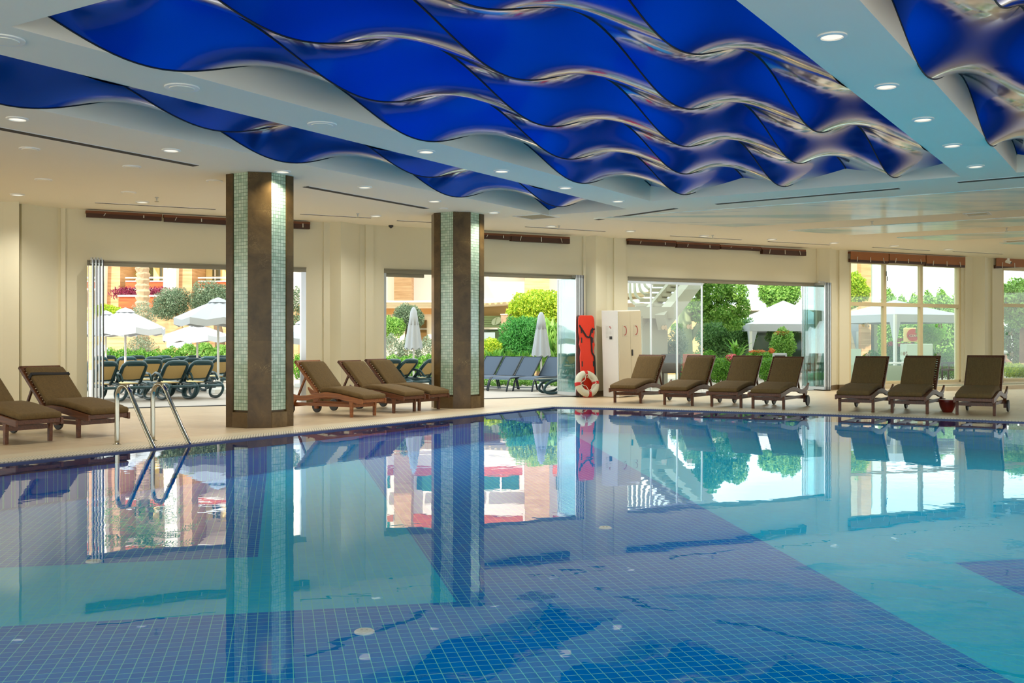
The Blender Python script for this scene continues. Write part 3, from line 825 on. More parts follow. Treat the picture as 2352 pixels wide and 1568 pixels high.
m.build('red_band', plain('buoy red', lin(196,32,28), .5, .05), o, smooth=True, world=True)
m = MB()
for q in range(4):
    a0 = .05+q*math.pi/2; m.tube([rp(a0+math.pi/2*k/10, .225-.02+(.0 if k in (0,10) else -.10*math.sin(math.pi*k/10)))+nx*.075 for k in range(11)], .007, 6)
m.build('grab_rope', M['cord'], o, smooth=True, world=True)

# ================================================================== folding glass doors and window frames
M['track'] = plain('shaded grey track', lin(138,132,112), .45, .04)  # shade at the door heads is put into this darker grey-brown
def head_track(D, name):
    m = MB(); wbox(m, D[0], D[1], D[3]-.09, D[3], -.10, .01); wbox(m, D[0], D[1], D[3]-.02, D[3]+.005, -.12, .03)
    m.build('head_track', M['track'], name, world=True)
    m = MB(); wbox(m, D[0], D[1], 0.001, .012, -.08, -.02); m.build('floor_track', M['darkmetal'], name, world=True)
def leaf(parent, r, o0, o1, h, z0=.03, thick=.022):
    """one folded glass leaf standing square to the wall at r"""
    f = MB()
    wbox(f, r-thick/2, r+thick/2, z0, z0+.07, o0, o1); wbox(f, r-thick/2, r+thick/2, h-.06, h, o0, o1)
    wbox(f, r-thick/2, r+thick/2, z0, h, o1-.035, o1); wbox(f, r-thick/2, r+thick/2, z0, h, o0, o0+.02)
    fr = f.build('door_leaf', M['alu'], parent, world=True)
    g = MB(); wbox(g, r-.005, r+.005, z0+.07, h-.06, o0+.02, o1-.035); g.build('pane', M['glass_panel'], fr, world=True)
    g = MB(); wbox(g, r+thick/2+.002, r+thick/2+.016, z0, h, o1-.03, o1+.004); g.build('gasket', M['darkmetal'], fr, world=True)
    rl = MB(); p = WP(r, h, (o0+o1)/2+.2); rl.box(p+Vector((0,0,.025)), (.03,.03,.05)); rl.build('roller', M['grey'], fr, world=True)
def doorroot(D, name, label):
    p = WP((D[0]+D[1])/2, 0, 0); return E(name, label, 'door', (p.x, p.y, 0), kind='structure')
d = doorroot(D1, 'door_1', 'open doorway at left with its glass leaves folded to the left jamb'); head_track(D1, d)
for k in range(4): leaf(d, D1[0]+.06+k*.055, -.42, .38, D1[3]-.01)
m = MB(); rr = rz(694, 700)[0]; wbox(m, D1[1]-.10, D1[1], 0, D1[3], -.10, .0); m.build('jamb_profile', M['alu'], d, world=True)
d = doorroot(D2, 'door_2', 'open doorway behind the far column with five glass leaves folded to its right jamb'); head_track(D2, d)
for k in range(5): leaf(d, D2[1]-.03-k*.042, -.66, .20, D2[3]-.01)
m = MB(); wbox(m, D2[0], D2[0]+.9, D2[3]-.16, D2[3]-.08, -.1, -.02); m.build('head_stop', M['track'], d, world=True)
m = MB(); wbox(m, D2[0], D2[0]+.05, 0, D2[3], -.10, .0); m.build('jamb_profile', M['alu'], d, world=True)
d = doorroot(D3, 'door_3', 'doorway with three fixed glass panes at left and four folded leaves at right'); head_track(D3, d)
for k in range(4): leaf(d, D3[1]-.04-k*.055, -.45, .40, D3[3]-.01)
rp_ = [D3[0], rz(1498,700)[0], rz(1558,700)[0], rz(1615,700)[0]]
for a, b in zip(rp_, rp_[1:]):
    f = MB(); wbox(f, a, b, .02, .09, -.06, -.035); wbox(f, a, b, D3[3]-.15, D3[3]-.09, -.06, -.035); wbox(f, b-.022, b+.012, .02, D3[3]-.09, -.062, -.03)
    fr = f.build('fixed_leaf', M['alu'], d, world=True)
    g = MB(); wbox(g, a, b-.02, .09, D3[3]-.15, -.052, -.044); g.build('pane', M['glass'], fr, world=True)
# frosted dot stickers on the fixed panes
st = MB(); SM = plain('frosted sticker', (.62,.58,.48), .6, .02)
def dots(m, x, y, k, dirs):
    for dx, dy, r in dirs:
        r0, z0 = rz(x+dx*k, y+dy*k, -.02); c = WP(r0, z0, -.035); m.lathe([(r*1.0, 0), (0, .001)], c, 16, WN)
dots(st, 1526, 752, 1, ((-2,0,.055),(4,-3,.032),(5,3,.036)))
dots(st, 1584, 750, 1, ((-2,0,.055),(4,-3,.032),(5,3,.036)))
st.build('dot_sticker', SM, d, world=True)

FRAME = plain('cream window frame', lin(214,196,150), .4, .03)
def window(W, name, label, cols, zmid, blind):
    p = WP((W[0]+W[1])/2, 0, 0); o = E(name, label, 'window', (p.x, p.y, 0), kind='structure')
    f = MB(); r0, r1, z0, z1 = W
    fw = .075
    wbox(f, r0, r0+fw, z0, z1, -.14, -.02); wbox(f, r1-fw, r1, z0, z1, -.14, -.02); wbox(f, r0, r1, z0, z0+fw, -.14, -.02); wbox(f, r0, r1, z1-fw, z1, -.14, -.02)
    for c in cols: wbox(f, c-.05, c+.05, z0, z1, -.13, -.03)
    wbox(f, r0, r1, zmid-.05, zmid+.05, -.13, -.025)
    f.build('window_frame', FRAME, o, world=True)
    g = MB(); wbox(g, r0+.02, r1-.02, z0+.02, z1-.02, -.085, -.078); g.build('pane', M['glass'], o, world=True)
    s = MB(); wbox(s, r0-.05, r1+.05, z0-.12, z0, -.02, .06); s.build('sill', M['coping'], o, world=True)
    return o
zt = rz(2075, 700)[1]
w4 = window(W4, 'window_1', 'six-pane mullioned window behind the right-hand loungers', [rz(2035,700)[0], rz(2119,700)[0]], zt, None)
m = MB()
for x, y in ((2034,628),(2036,640)): r0, z0 = rz(x, y); m.box(WP(r0+.03, z0, .0), (.018,.02,.13))
m.build('latch', M['darkmetal'], w4, world=True)
st = MB()
for x, y in ((1992,746),(1994,816),(2080,812),(2160,748),(2157,815)): dots(st, x, y, 1, ((-2,0,.05),(3,-3,.03),(4,3,.034)))
st.build('dot_sticker', plain('grey frosted sticker', (.42,.46,.42), .6, .02), w4, world=True)
w5 = window(W5, 'window_2', 'tall window cut off by the right edge', [rz(2420,700)[0]], rz(2330,701)[1], None)
st = MB()
for x, y in ((2322,766),(2324,813)): dots(st, x, y, 1, ((-2,0,.05),(3,-3,.03),(4,3,.034)))
st.build('dot_sticker', plain('pale frosted sticker', (.75,.82,.78), .6, .02), w5, world=True)

# rolled and bundled wooden blinds above the openings
def blind(x0, x1, y0, y1, label, dark=True, tilt=0.0, open_=False):
    r0, r1 = rz(x0, y0, .12)[0], rz(x1, y0, .12)[0]; zt_ = rz(x0, y0, .12)[1]; zb = rz((x0+x1)/2, y1, .12)[1]
    p = WP((r0+r1)/2, 0, .12); o = E('wooden_blind', label, 'blind', (p.x, p.y, zt_), group='rolled wooden blinds')
    h = zt_-zb
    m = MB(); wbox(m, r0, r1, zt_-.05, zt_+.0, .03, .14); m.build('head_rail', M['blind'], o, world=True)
    m = MB()
    if open_:
        wbox(m, r0+.01, r1-.01, zb+.06, zt_-.0, .135, .15)
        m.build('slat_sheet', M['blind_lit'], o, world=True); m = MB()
        a, b = WP(r0, zb+.04+tilt*0, .1), WP(r1, zb+.04+tilt, .1); m.bar(a, b, .06, .09)
    else:
        a, b = WP(r0+.01, zt_-.05-h*.35, .11), WP(r1-.01, zt_-.05-h*.35+tilt, .11); m.bar(a, b, .10, max(.05, h*.7))
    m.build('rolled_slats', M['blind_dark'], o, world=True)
    n = max(2, int((r1-r0)/.45))
    for k in range(n):
        r = r0+(r1-r0)*(k+.5)/n; a = WP(r, zt_-(.04 if not open_ else .5*(zt_-zb)), .17); b = WP(r+.03*((k % 3)-1), zb+.01, .175)
        MB().bar(a, b, .016, .008).build('cord', M['cord'], o, world=True)
blind(197, 372, 483, 500, 'bundled dark wooden blind over the left doorway, left of its two sections')
blind(376, 545, 493, 511, 'bundled dark wooden blind over the left doorway, running behind the near column')
blind(640, 712, 506, 523, 'short end of wooden blind just right of the near column')
blind(1100, 1172, 534, 547, 'thin bundled wooden blind just right of the far column')
blind(1172, 1308, 537, 556, 'thick bundled wooden blind over the second doorway, its end sagging')
blind(1442, 1552, 548, 562, 'bundled wooden blind over the third doorway, leftmost of four sections')
blind(1553, 1652, 555, 569, 'bundled wooden blind over the third doorway, second of four sections with a loose end')
blind(1654, 1747, 562, 571, 'thinnest bundled wooden blind over the third doorway, third of four sections')
blind(1749, 1850, 568, 585, 'thick wooden blind over the third doorway, last and lowest of four sections')
blind(1952, 2040, 577, 603, 'half-rolled orange brown blind on the mullioned window, left section', open_=True)
blind(2041, 2125, 582, 605, 'half-rolled orange brown blind on the mullioned window, middle section', open_=True)
blind(2126, 2216, 586, 612, 'half-rolled orange brown blind on the mullioned window, lowest right section', open_=True)
blind(2286, 2470, 588, 620, 'tilted orange brown blind on the last window at the right edge', open_=True, tilt=.22)

# small security camera
p = WP(rz(2281, 597)[0], rz(2281, 604)[1], .5)
o = E('security_camera', 'small white security camera beside the tilted blind at the right', 'camera', p)
MB().box((0, 0, .06), (.05, .05, .08)).build('bracket', M['white'], o)
MB().lathe([(.03,-.08),(.045,-.06),(.045,.07),(.0,.07)], (0,0,0), 16, (-.5,.75,.35)).build('housing', M['white'], o, smooth=False)
MB().lathe([(.032,.0),(.0,.004)], Vector((.045,-.068,-.032)), 14, (.5,-.75,-.35)).build('lens', M['darkmetal'], o)
p = ceilp(898, 517); o = E('wall_sensor', 'tiny dark sensor under the ceiling between the columns', 'sensor', p)
MB().lathe([(.05,0),(.05,-.03),(.0,-.07)], n=14).build('dome', M['darkmetal'], o)

# wading pool by the right-hand windows
m = MB(); a, b, c, d_ = WP(21.9, .0, 1.7), WP(33, .0, 1.7), WP(33, 0, .45), WP(21.9, 0, .45)
vs = lambda z, q: [(p_.x, p_.y, z) for p_ in q]
cc = (a+b+c+d_)/4
ou = [a, b, c, d_]; inn = [WP(22.1, 0, 1.5), WP(32.8, 0, 1.5), WP(32.8, 0, .65), WP(22.1, 0, .65)]
m.add(vs(0, ou)+vs(.10, ou)+vs(.10, inn)+vs(.02, inn), [(0,1,5,4),(1,2,6,5),(2,3,7,6),(3,0,4,7),(4,5,9,8),(5,6,10,9),(6,7,11,10),(7,4,8,11),(8,9,13,12),(9,10,14,13),(10,11,15,14),(11,8,12,15),(12,13,14,15)])
o = E('wading_pool', 'low rimmed wading pool beneath the right-hand windows', 'wading pool', (cc.x, cc.y, 0))
m.build('rim', M['coping'], o, world=True)
m = MB(); m.add(vs(.085, inn), [(0,1,2,3)]); m.build('water', plain('green shallow water', (.10,.22,.2), .08, .2, 2), o, world=True)
# ================================================================== outdoors
q = clip(clip(clip([(-60,-60),(70,-60),(70,90),(-60,90)], (-WN.x, -WN.y), WD+.05), (0,1), 0), (-1,0), -70)
MB().prism(q, -.3, -.004).build('ground', M['deck_out'], kind='structure')
q = clip([(-90,-60),(110,-60),(110,140),(-90,140)], (-WN.x, -WN.y), WD+.3)
MB().prism(q, -.9, -.31).build('ground_soil', plain('soil', (.28,.24,.18), .9), kind='structure')
mth = MB(); wbox(mth, -9, 34, -.02, .003, -.30, 0); mth.build('trim_4', M['darkmetal'], kind='structure')

def leafmat(name, c1, c2, tr=.35):
    t = NT(name)
    r = t.n('ShaderNodeNewGeometry').outputs['Random Per Island']
    c = t.mix(r, c1, c2)
    b = t.bsdf(c, .55)
    tl = t.n('ShaderNodeBsdfTranslucent', i={0: c})
    return t.done(t.n('ShaderNodeMixShader', i={0: tr, 1: b.outputs[0], 2: tl.outputs[0]}))
LM = dict(
    olive=leafmat('grey green clipped leaves', lin(58,84,58), lin(150,172,138)),
    green=leafmat('fresh green leaves', lin(76,134,44), lin(172,216,108)),
    bright=leafmat('yellow green leaves', lin(110,160,20), lin(214,226,70)),
    dark=leafmat('deep green leaves', lin(52,100,48), lin(130,178,104)),
    grey=leafmat('silver shrub leaves', lin(96,118,92), lin(170,184,160)),
    oleander=leafmat('oleander leaves', lin(30,110,40), lin(96,176,84)),
    hedge=leafmat('clipped hedge leaves', lin(52,116,30), lin(140,196,74)),
    purple=leafmat('purple trailing leaves', lin(96,20,52), lin(170,60,96)),
    lime=leafmat('lime cypress leaves', lin(124,196,30), lin(190,236,90)),
    palm=leafmat('palm leaves', lin(70,120,30), lin(150,180,80)),
    red=leafmat('red new shoots', lin(200,90,40), lin(240,150,90)),
    pink=leafmat('pink blossom', lin(214,70,90), lin(240,140,160)))
BARK = plain('rough bark', lin(120,96,72), .9, .3, 6)
SLIM = plain('pale slim trunk', lin(168,140,96), .8, .2, 6)

def foliage(name, mat, parent, blobs, n, size, asp=2.2, seed=1, shell=.55, origin=None, up=.0):
    if size < .3: n, size = int(n*2.6), size*.62
    """n leaves spread over ellipsoids [(centre, radii)], in the parent's local space"""
    g = np.random.default_rng(seed)
    vol = np.array([b[1][0]*b[1][1]*b[1][2] for b in blobs])**.67; pk = g.choice(len(blobs), n, p=vol/vol.sum())
    C = np.array([b[0] for b in blobs], float)[pk]; RR = np.array([b[1] for b in blobs], float)[pk]
    d = g.normal(size=(n, 3)); d /= np.linalg.norm(d, axis=1)[:, None]
    rad = shell+(1-shell)*g.random(n)**.6
    rad *= 1+.10*np.sin(d[:, 0]*7+seed)*np.cos(d[:, 2]*6+seed*2)
    P = C+d*RR*rad[:, None]
    a = g.normal(size=(n, 3))*.9+d*.5; a[:, 2] += up; a /= np.linalg.norm(a, axis=1)[:, None]
    b = np.cross(a, g.normal(size=(n, 3))*.6+d); b /= np.linalg.norm(b, axis=1)[:, None]+1e-9
    L = size*(.6+.8*g.random(n))[:, None]; W = L/asp
    V = np.stack([P-a*L*.5, P+b*W*.5, P+a*L*.5, P-b*W*.5], 1).reshape(-1, 3)
    if origin is not None: V = V-np.array(origin)
    me = bpy.data.meshes.new(name); me.vertices.add(4*n); me.vertices.foreach_set('co', V.ravel().astype('f'))
    me.loops.add(4*n); me.loops.foreach_set('vertex_index', np.arange(4*n, dtype='i'))
    me.polygons.add(n); me.polygons.foreach_set('loop_start', np.arange(0, 4*n, 4, dtype='i')); me.polygons.foreach_set('loop_total', np.full(n, 4, 'i'))
    me.update(calc_edges=True); me.materials.append(mat)
    o = bpy.data.objects.new(name, me); COL.objects.link(o)
    if parent is not None: o.parent = parent
    if origin is not None: o.location = origin
    return o
SEED = [10]
def tree(name, label, cat, x, Y, blobs, mat, n, size, trunk=None, bark=None, asp=2.2, group=None, shell=.5):
    """blobs: (px x, px y, rx m, rz m[, dy m]) around a trunk standing on the ground at column x, depth Y"""
    base = at(x, HY, Y); base.z = 0
    o = E(name, label, cat, base, group=group)
    B = []
    for b in blobs:
        c = at(b[0], b[1], Y)-base; B.append(((c.x, b[4] if len(b) > 4 else 0, c.z), (b[2], b[2], b[3])))
    SEED[0] += 1
    if trunk:
        m = MB()
        for ln in trunk:
            pts = [at(px, py, Y)-base for px, py, r in ln]; m.tube(pts, [r for _, _, r in ln], 9)
        m.v = [(v[0], v[1], v[2] if k >= 9 else 0.0) for k, v in enumerate(m.v)]; m.build('trunk', bark or BARK, o, smooth=True)
    foliage('crown', LM[mat], o, B, n, size, asp, SEED[0], shell)
    return o
def shrub(name, label, cat, Y, blobs, mat, n, size, asp=2.2, group=None, shell=.4, up=.0):
    x = sum(b[0] for b in blobs)/len(blobs); base = at(x, HY, Y); base.z = 0
    B = []
    for b in blobs:
        c = at(b[0], b[1], Y); B.append(((c.x, Y+(b[4] if len(b) > 4 else 0), c.z), (b[2], b[2], b[3])))
    SEED[0] += 1
    return tag(foliage(name, LM[mat], None, B, n, size, asp, SEED[0], shell, origin=tuple(base), up=up), label, cat, group)
def hedge(name, label, x0, x1, ytop, Y, depth, mat, n, size):
    a, b = at(x0, ytop, Y), at(x1, ytop, Y); g = np.random.default_rng(SEED[0]); SEED[0] += 1
    B = []
    k = max(3, int((b.x-a.x)/.5))
    for i in range(k):
        f = (i+.5)/k; h = a.z*(.94+.1*g.random()); B.append(((a.x+(b.x-a.x)*f, Y+depth/2, h*.52), ((b.x-a.x)/k*.75, depth*.6, h*.52)))
    o = foliage(name, LM[mat], None, B, n, size, 1.8, SEED[0], .6, origin=((a.x+b.x)/2, Y+depth/2, 0))
    return tag(o, label, 'hedge')

# ------------------------------------------------------------------ hotel at left
CREAM = plain('cream render', lin(244,232,206), .7, .03, .5)
WHITE = plain('white render', lin(250,244,232), .7, .03, .5)
def travertine(name, c1, c2):
    t = NT(name); tc = t.n('ShaderNodeNewGeometry').outputs['Position']
    mp = t.n('ShaderNodeMapping', i={'Vector': tc, 'Scale': (.7, .7, 9)}).outputs[0]
    n = t.noise(mp, 1.3, 5, .6, .4); c = t.mix(t.ramp(n, .32, .68), c1, c2)
    z = t.n('ShaderNodeSeparateXYZ', i={0: tc}).outputs[2]
    j = t.math('LESS_THAN', t.math('FRACT', t.math('DIVIDE', z, .3)), .05)
    return t.done(t.bsdf(t.mix(t.math('MULTIPLY', j, .5), c, lin(150,110,70)), .6))
TRAV = travertine('honey travertine cladding', lin(186,140,94), lin(216,176,132))
WOOD = travertine('red brown board cladding', lin(168,62,18), lin(214,106,44))
WINM = plain('shaded window glass', (.16,.15,.08), .1, .2, 1.0)
CURT = plain('cream curtain', lin(236,216,150), .8, .08, 3)
def prect(m, x0, x1, y0, y1, Y, th):
    a, b = at(x0, y1, Y), at(x1, y0, Y); m.b2((a.x, Y, max(0, a.z)), (b.x, Y+th, b.z)); return m
def bpart(name, mat, root, rects, Y, th, kind=None):
    m = MB()
    for r in rects: prect(m, *r, Y, th)
    return m.build(name, mat, root, world=True)
HYY = 46
o = E('hotel_building', 'pale hotel block with orange balconies beyond the left doorway', 'building', at(400, HY, HYY)*Vector((1,1,0)) if False else (at(400, HY, HYY).x, HYY, 0))
bpart('wall', CREAM, o, [(-250, 860, 180, 940)], HYY+2.2, 5)
for r in ((240, 276), (405, 441), (560, 600), (700, 740), (60, 100), (-100,-60)): bpart('travertine_pier', TRAV, o, [(r[0]-4, r[1], 180, 940)], HYY, 2.2)
for x0, x1, dx in ((222, 240, 10), (378, 405, 8), (532, 558, 6), (672, 700, 6), (30, 58, 6)):
    m = MB(); a, b = at(x0, 940, HYY-.4), at(x1, 200, HYY-.4); k = (at(x0+dx, 0, HYY).x-at(x0, 0, HYY).x)
    vs = [(a.x-k, HYY-.4, 0), (b.x-k*.6, HYY-.4, 0), (b.x+k, HYY-.4, b.z), (a.x+k, HYY-.4, b.z)]
    m.add(vs+[(x, y+2.6, z) for x, y, z in vs], [(0,1,2,3),(7,6,5,4),(0,4,5,1),(1,5,6,2),(2,6,7,3),(3,7,4,0)])
    m.build('slanted_fin', WHITE, o, world=True)
def storey(ys, ye, yf):      # balcony front rows
    for x0, x1 in ((288, 378), (455, 532), (604, 672), (104, 222), (744, 850)):
        bpart('balcony_front', WOOD, o, [(x0, x1, ys, ye)], HYY-.2, .25)
        bpart('balcony_slab', WHITE, o, [(x0, x1, ye, ye+4), (x0, x1, ys-2.5, ys)], HYY-.25, 2.4)
        w = bpart('window', WINM, o, [(x0+8, x1-6, yf, ys-2)], HYY+2.12, .1)
        bpart('curtain', CURT, w, [(x0+18, x0+32, yf, ys-2), (x1-26, x1-12, yf, ys-2)], HYY+2.05, .08)
        bpart('window_frame', WHITE, w, [(x0+8, x1-6, yf-1.5, yf), ((x0+x1)/2-1, (x0+x1)/2+1, yf, ys-2), (x0+8, x1-6, ys-13, ys-12)], HYY+2.03, .1)
        m = MB(); a, b = at(x0, ys-9, HYY-.1), at(x1, ys-9, HYY-.1); m.bar(a, b, .05, .05); m.build('balcony_rail', M['alu'], o, world=True)
storey(647, 662, 612); storey(545, 560, 505); storey(440, 455, 400); storey(335, 350, 296); storey(238, 252, 200)
bpart('planter_wall', WOOD, o, [(272, 384, 680, 707)], HYY-3.0, .3)
bpart('planter_coping', WHITE, o, [(270, 386, 677, 681)], HYY-3.1, 1.2)
bpart('podium', TRAV, o, [(100, 860, 705, 940)], HYY-2.6, 3)
for k, (px0, px1) in enumerate(((270, 318), (332, 376))):
    shrub('flowering_shrub', ['purple trailing shrub in the orange planter left of the palm trunk', 'purple trailing shrub in the orange planter right of the palm trunk'][k], 'shrub', HYY-2.4, [(px0+(px1-px0)*f, 673, .45, .28) for f in (.1,.35,.6,.9)], 'purple', 420, .16)
# hotel far behind the restaurant (its upper floors show in the water)
H2 = 62
o2 = E('hotel_wing', 'white hotel wing with orange balconies far behind the low restaurant', 'building', (at(1200, HY, H2).x, H2, 0))
bpart('wall', WHITE, o2, [(862, 1500, 380, 930)], H2+1.5, 5)
for x0, x1 in ((1205, 1262), (905, 945)): bpart('travertine_pier', TRAV, o2, [(x0, x1, 380, 930)], H2, 1.5)
for ys in (580, 470):
    for x0, x1 in ((950, 1090), (1100, 1200), (1270, 1400), (865, 903)):
        bpart('balcony_front', WOOD, o2, [(x0, x1, ys, ys+20)], H2-.2, .3)
        w = bpart('window', plain('green tinted glass', lin(60,120,100), .1, .2, 1), o2, [(x0+8, x1-8, ys-34, ys-4)], H2+1.4, .1)
        bpart('window_frame', WHITE, w, [((x0+x1)/2-2, (x0+x1)/2+2, ys-34, ys-4)], H2+1.3, .1)

# ------------------------------------------------------------------ low restaurant behind the middle openings
RY = 40
TAN = plain('tan render', lin(190,160,112), .75, .04, .6)
o = E('restaurant_building', 'low cream restaurant with wide eaves behind the middle doorways', 'building', (at(1150, HY, RY).x, RY, 0))
bpart('wall', TAN, o, [(1085, 1480, 696, 900)], RY+.6, 4)
bpart('wall_left_part', CREAM, o, [(860, 1085, 720, 900)], RY+.6, 4)
bpart('frieze', plain('ochre band', lin(214,160,100), .7), o, [(860, 1085, 706, 721)], RY+.4, 4)
m = MB()
for y0, y1, dep in ((690, 694, -1.2), (694, 700, -.9), (700, 706, -.6)): prect(m, 855, 1085, y0, y1, RY+dep, 5)
m.build('eave', CREAM, o, world=True)
m = MB(); a, b = at(1085, 693, RY-1.0), at(1500, 664, RY-1.0)
m.bar(a+Vector((0,2.5,0)), b+Vector((0,2.5,0)), 5.0, .17); m.bar(a+Vector((0,2.6,-.12)), b+Vector((0,2.6,-.12)), 4.6, .1)
m.build('sloping_eave', CREAM, o, world=True)
m = MB()
for k in range(12):
    p = at(1112+k*13.2, 697-k*.85, RY-.7); m.lathe([(0,-.06),(.045,-.03),(.05,.02),(.0,.06)], p, 10)
m.build('string_lights', emit('warm bulb', (1,.75,.35), 1.5), o, world=True)
for x0, x1, y0, y1 in ((1085, 1152, 725, 751), ): bpart('green_shutter', None, o, [], RY, .1) if False else None
SH = plain('sage green awning', lin(140,160,112), .6, .05)
sh = MB()
for k in range(5): prect(sh, 1080, 1153, 725+k*5.2, 729.6+k*5.2, RY+.35, .2)
shp = sh.build('awning', SH, o, world=True)
m = MB(); c = at(1140, 737, RY+.3); n = 28
vs = [c+Vector((.21*math.cos(t)*.84-.13*math.sin(t)*.54, 0, .21*math.cos(t)*.54+.13*math.sin(t)*.84)) for t in [2*math.pi*k/n for k in range(n)]]
m.add(vs, [tuple(range(n))]); lg = m.build('bean_emblem', plain('pale sage emblem', lin(196,210,180), .6), shp, world=True)
MB().bar(c+Vector((-.06,-.01,-.15)), c+Vector((0,-.01,.1)), .03, .012).bar(c+Vector((0,-.01,.1)), c+Vector((.05,-.01,.12)), .03, .012).build('emblem_notch', SH, lg, world=True)
w = bpart('window', plain('dim restaurant window', lin(58,76,50), .08, .2, 1), o, [(1078, 1153, 756, 840)], RY+.5, .1)
bpart('window_frame', CREAM, w, [(1078, 1158, 751, 756), (1153, 1158, 725, 840)], RY+.4, .2)
for x0, x1, y0, y1 in ((960, 980, 735, 753), (960, 980, 757, 790), (870, 900, 735, 790)):
    w = bpart('window', plain('brown window glass', lin(110,84,50), .1, .2, 1), o, [(x0, x1, y0, y1)], RY+.5, .1)
bpart('white_sheet', plain('grey cushion pile', lin(150,164,166), .8), o, [(1098, 1137, 763, 782)], RY-.2, .3)

# building with travertine tower at right, wide roof behind the third doorway
o = E('tower_building', 'honey travertine tower with a pale wall beyond the mullioned window', 'building', (at(1985, HY, 44).x, 44, 0))
bpart('tower', TRAV, o, [(1978, 2001, 480, 900)], 42.5, 3)
bpart('wall', travertine('pale travertine', lin(190,176,146), lin(208,196,170)), o, [(1920, 1979, 480, 900)], 43, 3)
bpart('cream_wall', plain('pale mint render', lin(226,240,226), .7, .02), o, [(2001, 2022, 480, 900)], 44, 3)
bpart('dark_panel', plain('dark storefront panel', lin(90,100,76), .6), o, [(2008, 2230, 738, 880)], 43.4, .5)  # dark storefront backdrop behind the ball shrub
o = E('garden_pavilion', 'low pavilion with cream roof edge and dark glass behind the white tent', 'building', (at(1700, HY, 43).x, 43, 0))
bpart('roof', CREAM, o, [(1590, 1900, 708, 713)], 41.5, 6)
bpart('roof_top', WHITE, o, [(1590, 1900, 700, 708)], 42.3, 6)
bpart('fascia', plain('grey green fascia', lin(150,164,140), .6), o, [(1600, 1900, 713, 727)], 42.5, 5)
bpart('dark_glass', plain('dark pavilion glass', lin(40,52,44), .06, .3, .8), o, [(1600, 1900, 727, 890)], 43, .3)
for x in (1723, 1810, 1890): bpart('post', CREAM, o, [(x, x+6, 727, 890)], 42.7, .25)
bpart('brick_wall', travertine('sand brick', lin(206,160,100), lin(228,190,130)), o, [(1530, 1622, 735, 900)], 41, .5)
# ------------------------------------------------------------------ trees and shrubs
o = tree('palm_tree', 'palm with rough ringed trunk beyond the left doorway', 'palm', 328, 40, [(328, 560, .5, .4)], 'palm', 60, .3, None)
m = MB(); base = at(328, HY, 40)
for i in range(26):
    z = .2+i*.22; r = .27-.03*(i/26)
    m.lathe([(r*.82, z-.02), (r*1.1, z+.13), (r*.86, z+.21)], (.02*math.sin(i*2.1), 0, 0), 11)
m.tube([(0,0,0),(0,0,6.0)], .22, 10); m.build('trunk', plain('palm trunk bark', lin(196,166,136), .9, .35, 5), o)
m = MB(); g = random.Random(3)
for k in range(34):
    a = g.random()*6.28; el = g.uniform(-.5, 1.1); L = g.uniform(2.0, 2.9); prev = None
    pts = []
    for i in range(9):
        f = i/8; pts.append(Vector((math.cos(a)*L*f*math.cos(el*(1-f*.3)), math.sin(a)*L*f*math.cos(el*(1-f*.3)), 6.0+L*(math.sin(el)*f-.55*f*f))))
    sd = Vector((-math.sin(a), math.cos(a), 0))
    for i in range(1, 9):
        c = pts[i]; d = (pts[i]-pts[i-1]).normalized(); ll = .55*(1-abs(i/8-.45))
        for s in (-1, 1):
            for q in (0, .5):
                b0 = c-d*.26*q; tip = b0+sd*s*ll+d*.3-Vector((0,0,.2*ll)); m.add([b0, b0+d*.06, tip], [(0,1,2)])
m.build('frond', LM['palm'], o)
PF = plain('dry palm frond', lin(196,170,70), .8)

tree('topiary_tree', 'round clipped grey green ball tree beside the palm trunk', 'tree', 412, 37, [(392, 698, .62, .60), (378, 705, .45, .45), (410, 690, .5, .5)], 'olive', 5200, .085, [[(425, 850, .09), (418, 760, .08), (408, 720, .06)]], SLIM)
tree('topiary_tree', 'larger clipped ball tree just left of the near marble column', 'tree', 490, 37, [(478, 684, .66, .66), (500, 690, .6, .6), (462, 700, .4, .4)], 'olive', 6200, .085, [[(508, 850, .2), (505, 780, .18), (495, 720, .10)]], BARK)
tree('topiary_tree', 'clipped tree in the narrow gap right of the near column', 'tree', 690, 37, [(688, 690, .4, .5), (686, 740, .35, .3)], 'olive', 2600, .085, [[(690, 850, .07), (688, 700, .05)]], SLIM)
shrub('bougainvillea_shrub', 'dry brownish shrub at the foot of the palm trunk', 'shrub', 39, [(330, 725, .55, .55), (325, 800, .6, .5)], 'grey', 2200, .09)
shrub('bushy_shrub', 'yellow green bush at the left jamb behind the umbrellas', 'shrub', 38, [(235, 712, .5, .25), (262, 716, .4, .2)], 'bright', 1400, .1)
hedge('green_hedge', 'clipped green hedge behind the rows of loungers at left', 222, 400, 801, 35.5, .8, 'hedge', 6000, .10)
hedge('green_hedge', 'darker green hedge left of the near column behind the loungers', 405, 522, 790, 36, .8, 'green', 5200, .11)
hedge('green_hedge', 'low hedge seen through the narrow gap right of the near column', 672, 700, 812, 35, .8, 'hedge', 900, .1)
